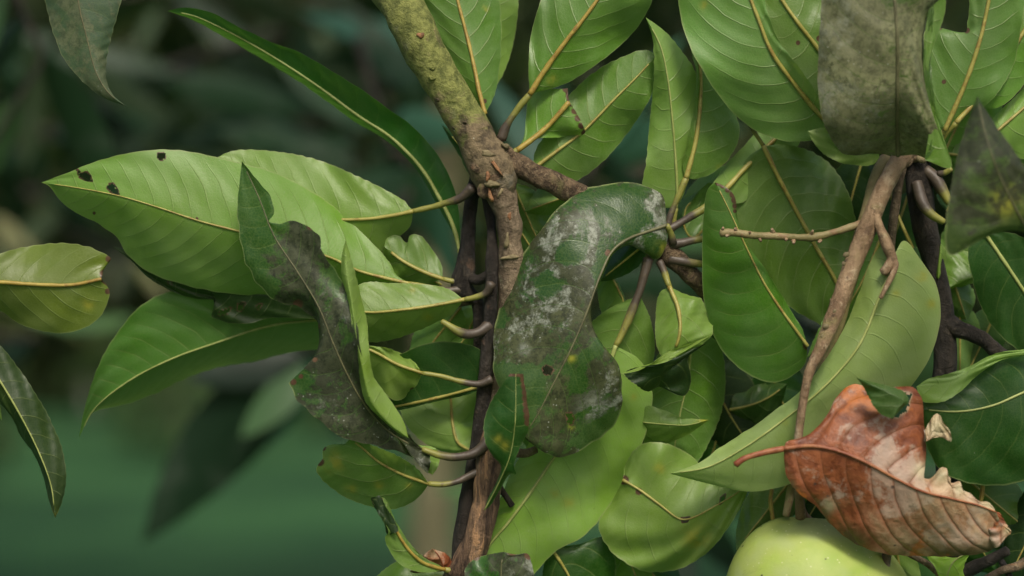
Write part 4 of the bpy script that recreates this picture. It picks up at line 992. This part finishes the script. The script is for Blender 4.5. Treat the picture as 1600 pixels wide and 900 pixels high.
leaf(b1, "973,750 1000,766 1030,788 1066,812 1082,809 1115,792 1152,770 1172,752", "978,725 1002,694 1045,694 1080,712 1110,742 1140,748", "955,785 935,820 950,855 975,878 1010,893 1045,893 1085,878 1122,846 1150,805 1166,774", d=[1.4, .8, .4, .8], e=(.9, 1.3), mat='pale', rib='rib', rr=(3.2, .8), holes=("1065,808 1078,808 1074,815 1066,816", "1126,778 1133,772 1132,782 1125,788"), yl=((1088, 842, 20), (1030, 733, 8)), br=((975, 750, 8), (998, 768, 6)), ripple=.5, label='wide green leaf with a kinked rib and a yellow spot above the fruit')
leaf(b1, "860,855 880,885 905,930", "850,880 850,920 870,950", "905,850 945,840 962,880 950,930", d=[2.4, 2.8], e=(.5, .5), mat='dark', side='top', rib='rib', rr=(3.4, 2))
auto(b1, 990, 860, 1070, 960, 40, 40, 4.5, 'dark', 'top')
auto(b1, 960, 820, 1010, 940, 40, 40, 3.6, 'under')
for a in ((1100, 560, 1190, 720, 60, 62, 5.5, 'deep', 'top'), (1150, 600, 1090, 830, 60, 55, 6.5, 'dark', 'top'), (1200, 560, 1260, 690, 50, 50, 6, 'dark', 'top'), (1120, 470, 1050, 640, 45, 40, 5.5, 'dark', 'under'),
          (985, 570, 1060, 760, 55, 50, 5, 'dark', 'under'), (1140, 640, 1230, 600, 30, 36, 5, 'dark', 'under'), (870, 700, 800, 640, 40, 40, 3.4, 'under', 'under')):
    auto(b1, *a, bend=8)  # fill leaves coloured dark to deepen the shade between the leaves

# ------------------------------------------------------------------ the fruiting branch on the right
b2 = empty('mango_branch', P(1430, 190, 3), 'dark mango branch with tan fruit stalks hanging beside the ripe fruit and dried leaf', 'branch')
stem(b2, 'main_stem', "1400,120,22,2 1425,200,21,1.6 1434,262,22,1.2 1442,330,20,1.4 1452,385,18,1.8 1466,440,17,2.2 1474,500,17,2.4 1477,560,19,2.4 1474,600,20,2.6 1480,720,20,4 1490,900,20,5", 'b_dark', 22, .09, 130)
stem(b2, 'side_twig', "1474,500,14,2.4 1492,512,15,2 1515,520,13,2 1535,530,12,2 1556,548,12,2.2 1600,575,12,3", 'b_dark', 18, .14, 170)
stem(b2, 'fruit_stalk', "1412,240,15,-1 1398,262,14,-1.8 1378,300,14,-2.2 1362,340,14.5,-2.4 1347,378,15,-2.5 1330,420,14.5,-2.6 1312,470,14,-3.2 1294,515,13,-3.8 1277,555,10,-4.2 1262,590,8,-4.4 1253,640,7,-4.4 1247,690,7,-4.2 1248,745,7,-3.2 1251,808,8,-1.6", 'b_tan', 20, .07, 150, label='tan fruit stalk reaching down to the mango')
stem(b2, 'fruit_stalk', "1386,250,13,0 1368,285,12,-.8 1355,330,11,-1.2 1338,400,12,-1.5 1318,470,12,-1.7 1302,520,12,-1.8 1290,560,10,-1.8 1282,600,7,-1.6 1260,690,7,-1 1240,750,7,-.6 1228,806,6,-.6", 'b_stalk', 18, .07, 150)
stem(b2, 'fruit_stalk', "1366,338,9,-2.6 1378,362,8,-3 1388,388,9,-3.2 1394,404,8,-3.2 1389,416,8,-3.3 1380,427,8,-3.3", 'b_tan', 16, .12, 200)
stem(b2, 'fruit_stalk', "1392,402,6,-3.2 1400,412,5,-3.4 1396,426,5,-3.6 1386,446,4.5,-3.9 1376,466,3.5,-4.1", 'b_tan', 12, .15, 220)
stem(b2, 'petiole', "1445,265,9,.8 1462,280,9,.6 1472,296,8,.4 1484,318,5,.2", 'petiole_dark', 14, .12)
stem(b2, 'petiole', "1432,285,9,.2 1442,318,8,-.2 1452,332,6.5,-.4 1475,347,5,-.4", 'petiole_dark', 14, .12)
stem(b2, 'petiole', "1410,255,9,.8 1402,300,8,.6 1394,360,7,.8 1392,420,6,1.2", 'b_brown', 14, .1)
stem(b2, 'petiole', "1402,335,3,1.6 1414,362,3,1.4 1426,388,3,1.6", 'rib', 10, .1)
stem(b2, 'petiole', "1466,272,5,.4 1476,270,4.5,.2 1487,264,4,0", 'petiole', 12, .1)
knob(b2, 1428, 243, 13, .4, 'b_flaky'); knob(b2, 1417, 252, 10, -.4, 'b_flaky'); knob(b2, 1440, 248, 8, 0, 'scarpale')
for a in ((1322, 398, 5), (1318, 412, 3.5), (1300, 470, 4), (1290, 510, 5), (1270, 575, 3), (1304, 486, 3), (1285, 525, 3)): knob(b2, a[0], a[1], a[2], -3.1 if a[1] < 480 else -4.3, 'scarpale')
# knobbly dead flower stalk crossing the leaves
fs = stem(b2, 'flower_stalk', "1345,350,7,-2 1320,358,6,-2.1 1300,364,5.5,-2.2 1270,371,7,-2.3 1250,371,6,-2.3 1215,369,6.5,-2.4 1180,368,6,-2.4 1150,364,6,-2.4 1126,364,6.5,-2.4", 'b_stalk', 16, .14, 260, label='knobbly bare flower stalk crossing the leaves')
for i, (x, y) in enumerate(((1282, 380), (1268, 362), (1228, 376), (1208, 360), (1186, 376), (1171, 361), (1150, 358), (1138, 370), (1128, 358), (1240, 380))):
    k = 1 if y > 368 else -1
    stem(fs, 'flower_scar', "%d,%d,%.1f,-2.4 %d,%.1f,2.0,-2.7" % (x, y - 4 * k, 3 + (i % 4) * .5, x + (i * 5 % 7 - 3), y + (i * 3 % 5 - 1.5) * k), 'b_tan', 10, .12, 300)
# big leaves of this branch
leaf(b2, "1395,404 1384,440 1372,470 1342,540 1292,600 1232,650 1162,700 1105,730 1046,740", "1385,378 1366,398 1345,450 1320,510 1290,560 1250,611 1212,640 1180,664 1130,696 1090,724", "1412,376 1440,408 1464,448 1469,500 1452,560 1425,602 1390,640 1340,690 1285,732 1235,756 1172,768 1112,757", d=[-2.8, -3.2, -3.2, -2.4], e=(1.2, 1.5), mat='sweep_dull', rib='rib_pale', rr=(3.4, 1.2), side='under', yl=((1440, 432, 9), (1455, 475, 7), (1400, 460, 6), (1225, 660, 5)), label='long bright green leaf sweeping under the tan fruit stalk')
leaf(b2, "1262,541 1238,508 1222,486 1195,444 1166,386 1140,330 1118,285", "1258,568 1240,586 1210,598 1178,590 1140,562 1114,522 1100,470 1097,400 1100,330 1108,292", "1254,515 1240,492 1214,450 1190,412 1166,378 1152,342 1147,305 1130,290", d=[-.6, -.8, -.9, -.6], e=(1.6, .5), mat='green', rib='rib', rr=(3.6, .8), br=((1122, 286, 5), (1129, 290, 5), (1137, 297, 5), (1144, 304, 5), (1147, 313, 5), (1148, 322, 4), (1148, 330, 3), (1262, 540, 8), (1246, 520, 3)), side='top', bulge=.045, label='curved green leaf with a reddened tip behind the flower stalk')
leaf(b2, "1193,228 1215,275 1245,331 1275,386 1303,434 1335,500", "1165,250 1142,310 1148,370 1180,424 1220,468 1262,497 1300,512", "1232,226 1290,250 1325,300 1340,370 1340,440", d=[1.0, 2.0, 2.4, 2.6], e=(.9, 1.2), mat='green', rib='rib', rr=(4.6, 3.4), pet="1165,180 1178,205", pr=(4, 4), pd=.5, ripple=.6, bulge=.045, label='broad bulging leaf with a straight yellow rib behind the flower stalk')
auto(b2, 1420, 300, 1310, 560, 60, 62, 4, 'dark', 'top', bend=-8)
auto(b2, 1390, 300, 1440, 470, 52, 50, 4.6, 'dark', 'top')
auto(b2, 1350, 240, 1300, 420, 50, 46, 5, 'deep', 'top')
auto(b2, 1380, 360, 1260, 560, 24, 30, 1.2, 'under', 'under', bend=-14)
# above: leaves against the top edge
leaf(b2, "1302,200 1283,182 1240,130 1205,80 1185,30 1170,-10 1155,-70", "1285,214 1240,221 1200,213 1160,190 1126,153 1095,105 1072,58 1060,0 1075,-55", "1298,180 1280,152 1246,102 1216,62 1200,20 1186,-40", d=[-1.0, -2.0, -2.4, -2.2], e=(.7, -.4), mat='under', rib='rib', rr=(5, 3), yl=((1100, 8, 6),), bulge=.045, label='large ribbed leaf with a wide rounded edge left of the sooty leaf')
leaf(b2, "1310,125 1278,76 1250,40 1222,0 1195,-50", "1290,200 1240,160 1210,80 1190,-10", "1330,80 1300,20 1270,-40", d=[-.4, -.8, -.4], e=(.6, .6), mat='under', rib='rib', rr=(4.6, 3), br=((1247, 67, 4), (1280, 60, 5)))
leaf(b2, "1403,244 1402,205 1402,140 1402,60 1396,-20 1385,-120", "1370,240 1318,240 1298,216 1284,180 1278,130 1280,60 1287,-20 1310,-90", "1430,242 1482,262 1470,216 1455,170 1443,120 1440,80 1446,30 1470,-10 1450,-80", d=[-3.0, -6.6, -7.6, -7.6, -7.0], e=(.9, 1.1), mat='sootgrey', side='top', rib='rib_soot', rr=(4, 2.5), ripple=.4, curl=.4, label='wide grey sooty leaf hanging over the stalk fork')
leaf(b2, "1374,246 1345,246 1318,238 1290,218 1262,205", "1366,256 1335,258 1303,250 1278,232", "1372,234 1340,232 1310,220 1290,200", d=[-3, -4.4, -4.6], e=(.3, .3), mat='bright', nomid=True, name='rolled_margin')
leaf(b2, "1445,250 1452,180 1443,110 1448,30 1465,-40", "1455,240 1462,180 1455,110 1458,30", "1486,262 1474,215 1460,170 1450,110 1478,0", d=[-5.5, -6.0, -6.0], e=(.2, .2), mat='under', nomid=True, name='rolled_margin')
leaf(b2, "1476,204 1510,126 1532,60 1547,-10 1560,-80", "1465,192 1450,150 1446,95 1447,46 1470,44 1508,52 1513,30 1514,0 1525,-60", "1495,190 1540,165 1580,110 1595,45 1600,-30", d=[-.4, -1.0, -1.2], e=(.5, .8), mat='ribbed', rib='rib', rr=(5.2, 3), br=((1468, 44, 4), (1511, 48, 5), (1475, 128, 4)), pet="1450,250 1465,220", pr=(6, 5), pd=.6, label='ribbed leaf with a square bite beside the sooty grey leaf')
leaf(b2, "1494,192 1530,151 1566,106 1602,45 1650,-30", "1505,168 1545,108 1580,40 1610,-40", "1520,170 1560,168 1600,132 1650,50", d=[-.2, .4, .6], e=(.4, .8), mat='under', rib='rib', rr=(5, 3.5), pet="1452,252 1475,212", pr=(6, 5), pd=.6)
leaf(b2, "1540,220 1575,190 1610,160 1670,115", "1545,195 1585,152 1640,105", "1570,240 1605,248 1660,215", d=[1, 1.6, 2], e=(.5, .8), mat='pale', rib='rib', rr=(3.4, 2))
auto(b2, 1470, 250, 1560, 60, 60, 60, 3.5, 'under')
auto(b2, 1480, 240, 1620, 260, 50, 60, 3.2, 'green')
leaf(b2, "1650,430 1600,350 1560,270 1540,210 1527,150", "1640,400 1600,352 1540,372 1482,398 1478,350 1486,295 1497,238 1512,190", "1670,380 1640,310 1602,262 1572,218 1545,180", d=[-9, -12, -13, -12], e=(.6, .8), mat='sootdeep', side='top', rib='rib_soot', rr=(2.5, 1), yl=((1573, 315, 22),), label='dark sooty leaf with an orange spot hanging out of focus')
leaf(b2, "1540,366 1570,410 1602,458 1660,545", "1515,380 1518,430 1545,502 1592,548 1640,570", "1572,362 1620,385 1670,440", d=[1.2, 1.0, 1.4], e=(.8, -.5), mat='dark', side='top', rib='rib_pale', rr=(4, 3), label='dark leaf with pale rib under the blurred sooty leaf')
leaf(b2, "1532,430 1505,440 1476,452", "1525,400 1500,390 1480,385 1470,420", "1532,434 1510,446 1492,452", d=3.2, mat='under', cut=False, nomid=True)
leaf(b2, "1470,380 1468,410 1466,436", "1462,395 1458,412 1460,430", "1478,390 1478,412 1472,430", d=1.2, mat='bright', nomid=True)
auto(b2, 1490, 440, 1510, 500, 28, 34, 3.8, 'green')
auto(b2, 1520, 330, 1480, 440, 38, 36, 4.4, 'under')
auto(b2, 1480, 330, 1500, 300, 30, 30, 4.4, 'dark')
auto(b2, 1500, 470, 1500, 620, 36, 40, 4.4, 'under')
auto(b2, 1560, 480, 1500, 610, 36, 40, 5, 'dark')
r7 = leaf(b2, "1660,588 1602,612 1550,634 1500,643 1440,640", "1640,545 1602,552 1560,560 1520,582 1490,602 1450,612", "1660,720 1602,750 1570,758 1520,756 1472,737 1450,702 1440,670", d=[-.6, -1.2, -1.6, -1.8], e=(.4, .8), mat='dark', side='top', rib='rib_pale', rr=(3, 1.6), vein_cm=1.3, bulge=.03, label='glossy dark green leaf lying behind the dried leaf')
leaf(r7, "1640,545 1600,550 1560,558 1520,575 1490,595 1432,604", "1640,540 1600,546 1556,552 1510,575 1480,584 1450,592", "1640,549 1600,555 1562,564 1525,588 1500,612 1472,628 1440,626", d=[-1.4, -2.0, -2.4, -2.4], e=(.2, .1), mat='bright', nomid=True, name='rolled_margin', wob=.4, cell=2.2, label='pale green rolled edge')
auto(b2, 1500, 740, 1620, 840, 50, 55, 2.2, 'green', 'top')
auto(b2, 1470, 760, 1560, 900, 60, 55, 3.6, 'dark', 'top')
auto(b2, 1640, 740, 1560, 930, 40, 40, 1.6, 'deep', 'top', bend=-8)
auto(b2, 1460, 860, 1660, 830, 40, 40, 5.5, 'dark', 'top')
leaf(b2, "1520,860 1490,878 1480,905 1490,950", "1500,872 1470,868 1448,868 1460,885 1470,910", "1508,880 1508,905 1505,940", d=[-1.0, -1.4, -1.2], e=(.4, .4), mat='lime', nomid=False, rr=(1.5, .8), rib='rib_pale', label='young lime green leaf under the dried leaf')
stem(b2, 'side_twig', "1490,905,11,0 1515,890,11,-.6 1545,876,9,-1.2 1575,860,7,-1.6", 'b_dark', 14, .14)
stem(b2, 'side_twig', "1540,905,6,0 1565,892,7,0 1590,885,7,0 1620,868,7,0", 'b_brown', 14, .14)
stem(b2, 'side_twig', "1562,872,4,.4 1572,890,5,.2 1580,905,5,.2", 'b_dark', 12, .14)
stem(b2, 'side_twig', "1388,850,8,-1.5 1384,880,8,-1.2 1378,920,9,-1", 'b_brown', 14, .1)
stem(b2, 'side_twig', "1420,865,5,0 1450,882,5,0 1475,905,5,0", 'b_brown', 12, .1)
stem(b2, 'petiole', "1536,755,3.5,1 1534,775,3.5,1 1530,790,3,1", 'rib_orange', 10, .1)
auto(b2, 1400, 850, 1420, 980, 34, 30, .8, 'pale')
auto(b2, 1430, 860, 1440, 990, 50, 50, 2.4, 'dark', 'top')
auto(b2, 1240, 745, 1150, 860, 40, 42, 1.8, 'green', 'under')
auto(b2, 1260, 740, 1190, 830, 30, 30, 3, 'dark', 'under')
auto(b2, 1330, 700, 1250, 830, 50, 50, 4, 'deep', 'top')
stem(b2, 'petiole', "1206,765,3.2,1 1204,785,3.2,.8 1208,815,3.2,.8", 'rib_orange', 10, .1)

# ------------------------------------------------------------------ the fruit
def mango_material():
    mt = bpy.data.materials.new("mango_skin"); n = NT(mt)
    a = n.noise(13, 4, .6); b = n.noise(48, 4, .6); c = n.noise(500, 3, .6)
    col = n.mix(n.step(a, .38, .64), (.22, .34, .045), (.34, .41, .10))
    col = n.mix(n.m('MULTIPLY', n.step(b, .5, .68), .5), col, (.30, .42, .06))
    bloom = n.step(n.noise(20, 3, .6), .44, .66)
    col = n.mix(n.m('MULTIPLY', bloom, .5), col, (.33, .39, .20))
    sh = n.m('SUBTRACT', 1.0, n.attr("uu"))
    col = n.mix(n.m('MULTIPLY', n.step(n.m('ADD', sh, n.m('MULTIPLY', b, .16)), .86, 1.05), .8), col, (.14, .17, .045))  # darker shading towards the stem end painted into the skin
    stn = n.m('MULTIPLY', n.step(n.noise(22, 6, .7, dist=.8), .57, .66), .55)
    col = n.mix(stn, col, (.19, .25, .06))
    lent = n.m('MULTIPLY', n.step(n.voro(210), .16, .08), .6)
    col = n.mix(lent, col, (.50, .53, .26))
    sp = n.m('MULTIPLY', n.step(n.voro(75), .10, .06), n.step(n.noise(28, 1), .46, .52))
    col = n.mix(n.m('MULTIPLY', sp, .9), col, (.05, .04, .025))
    n.done(n.bsdf(col, n.m('MULTIPLY_ADD', bloom, .16, .48), n.bump(n.m('ADD', c, n.m('MULTIPLY', b, .8)), .3, .0006), spec=.3))
    return mt
M['mango'] = mango_material()
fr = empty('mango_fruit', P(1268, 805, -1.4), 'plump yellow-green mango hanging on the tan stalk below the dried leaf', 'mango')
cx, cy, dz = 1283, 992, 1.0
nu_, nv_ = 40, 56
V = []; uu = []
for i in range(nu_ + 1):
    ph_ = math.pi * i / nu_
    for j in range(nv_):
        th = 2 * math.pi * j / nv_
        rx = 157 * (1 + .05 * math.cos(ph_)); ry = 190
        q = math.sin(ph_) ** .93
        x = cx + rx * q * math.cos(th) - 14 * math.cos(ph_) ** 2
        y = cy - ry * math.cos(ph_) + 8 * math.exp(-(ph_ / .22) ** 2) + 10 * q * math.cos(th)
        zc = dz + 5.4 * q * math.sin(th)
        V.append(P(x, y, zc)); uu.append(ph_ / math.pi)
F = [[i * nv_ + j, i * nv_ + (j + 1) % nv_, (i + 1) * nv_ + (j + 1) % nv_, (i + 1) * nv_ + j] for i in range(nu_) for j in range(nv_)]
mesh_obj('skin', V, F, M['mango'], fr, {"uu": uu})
stem(fr, 'stalk', "1250,790,7,-.4 1254,803,8,-.2 1262,815,10,.4", 'b_tan', 14, .1)

# ------------------------------------------------------------------ the dried leaf caught on the twigs
dl = empty('dried_leaf', P(1225, 702, -5.4), 'curled rusty brown dried leaf with ragged bleached edge caught in front of the fruit', 'leaf')
bl_ = leaf(dl, "1225,701 1268,697 1310,705 1352,722 1400,748 1442,768 1490,780 1530,790 1556,800",
     "1228,692 1262,680 1290,652 1309,618 1334,600 1372,612 1402,604 1428,606 1440,622 1444,660 1447,700 1446,722 1438,742 1450,748 1460,742 1470,730 1480,733 1480,748 1486,754 1500,752 1504,764 1516,770 1530,782 1545,784 1553,792",
     "1226,722 1230,745 1246,770 1276,792 1296,816 1330,846 1370,862 1430,869 1500,869 1545,862 1560,852 1574,838",
     d=[-4.8, -5.4, -5.8, -5.8, -5.4, -5.0], e=([.3, 1.4, 1.6, .3, .1], [.6, 1.6, 1.8, 1.6, .8]), mat='dead', side='under', rib='rib_dead', rr=(4.6, 1.6), cut=True, ripple=.16, wob=.8, curl=.3, vein_cm=1.55, bulge=.07, name='blade',
     holes=("1408,612 1424,616 1418,640 1402,652 1388,650 1396,630",), br=((1440, 735, 12), (1470, 742, 16), (1500, 764, 12), (1545, 788, 12), (1296, 790, 10)),
     pet="1149,726 1160,718 1180,711 1205,705", pr=(6, 4.6), pd=-4.8, pmat='rib_dead')
leaf(bl_, "1447,690 1462,668 1470,650", "1446,672 1454,656 1464,646", "1460,684 1472,684 1486,690 1484,672 1474,660", d=[-5.2, -5.0], e=(.2, .2), mat='dead', nomid=True, name='torn_shred', cell=2, br=((1465, 668, 30),))
leaf(bl_, "1556,800 1566,822 1574,838", "1560,800 1572,818 1580,832", "1548,812 1545,835 1556,856", d=[-4.9, -4.6], e=(.2, .2), mat='dead', nomid=True, name='torn_shred', cell=2, br=((1575, 828, 8),))
leaf(b2, "1395,654 1402,640 1412,628 1385,612 1338,590", "1378,648 1366,636 1356,618 1346,600", "1408,640 1420,626 1412,612 1385,602 1360,596", d=[-6.6, -6.8, -6.4], e=(.4, .6), mat='dark', side='under', nomid=True, cell=2.2, label='small green leaf tip curling over the dried leaf')

# ------------------------------------------------------------------ twigs that hang in from the left
b3 = empty('mango_twig', P(-120, 420, -2), 'leafy twig reaching in with an olive cut-ended leaf and a drooping dark leaf', 'twig')
stem(b3, 'stem', "-260,120,14,2 -170,300,12,0 -125,430,11,-2 -110,520,9,-2 -90,580,7,-2", 'b_brown', 16, .1)
leaf(b3, "-85,442 -40,440 0,441 60,445 115,445 158,436", "-50,408 0,396 32,387 70,381 105,380 140,386 163,397 173,403 168,412 162,420", "-50,468 0,486 30,506 70,518 105,520 140,508 160,490 169,468 171,455 165,444", d=[-2.5, -2.6, -2.6], e=(.8, 1.0), mat='olive', rib='rib_orange', rr=(5, 3), cut=True, pet="-122,440 -100,442", pr=(7, 5), pd=-2, br=((170, 405, 6), (162, 428, 7), (168, 455, 5)), yl=((138, 475, 8),), label='olive leaf with its tip eaten off square')
leaf(b3, "-70,500 -30,550 8,608 35,655 60,705 80,760 86,810", "-60,525 -30,590 0,630 20,656 32,682 50,706 66,742 76,782", "-40,505 0,540 30,576 60,622 82,662 97,702 104,742 98,782", d=[-2, -2, -1.6], e=(1.0, 1.0), mat='deep', side='under', rib='rib_pale', rr=(2.6, 1), pet="-108,500 -85,498", pr=(6, 4), pd=-2, yl=((85, 803, 8),), label='narrow dark olive leaf drooping to a point')
auto(b3, -60, 520, 3, 657, 16, 14, -2.6, 'pale')
b4 = empty('mango_twig', P(100, -260, 0), 'twig dangling a dusky grey-green leaf with hooked tip against the shade', 'twig')
stem(b4, 'stem', "60,-420,14,1 90,-330,12,0 110,-220,9,-.6", 'b_brown', 14, .1)
leaf(b4, "112,-190 118,-100 122,0 136,60 151,115 172,148 197,166", "78,-120 66,-50 71,5 84,55 100,92 130,128 162,153", "165,-120 195,-50 190,0 176,50 167,90 166,122 175,146", d=[-.8, -1.2, -1.0], e=(.8, .8), mat='dim', side='top', rib='rib_soot', rr=(2.2, .8), pet="110,-222 111,-205", pr=(6, 4), pd=-.7, label='dusky grey-green leaf with hooked tip')
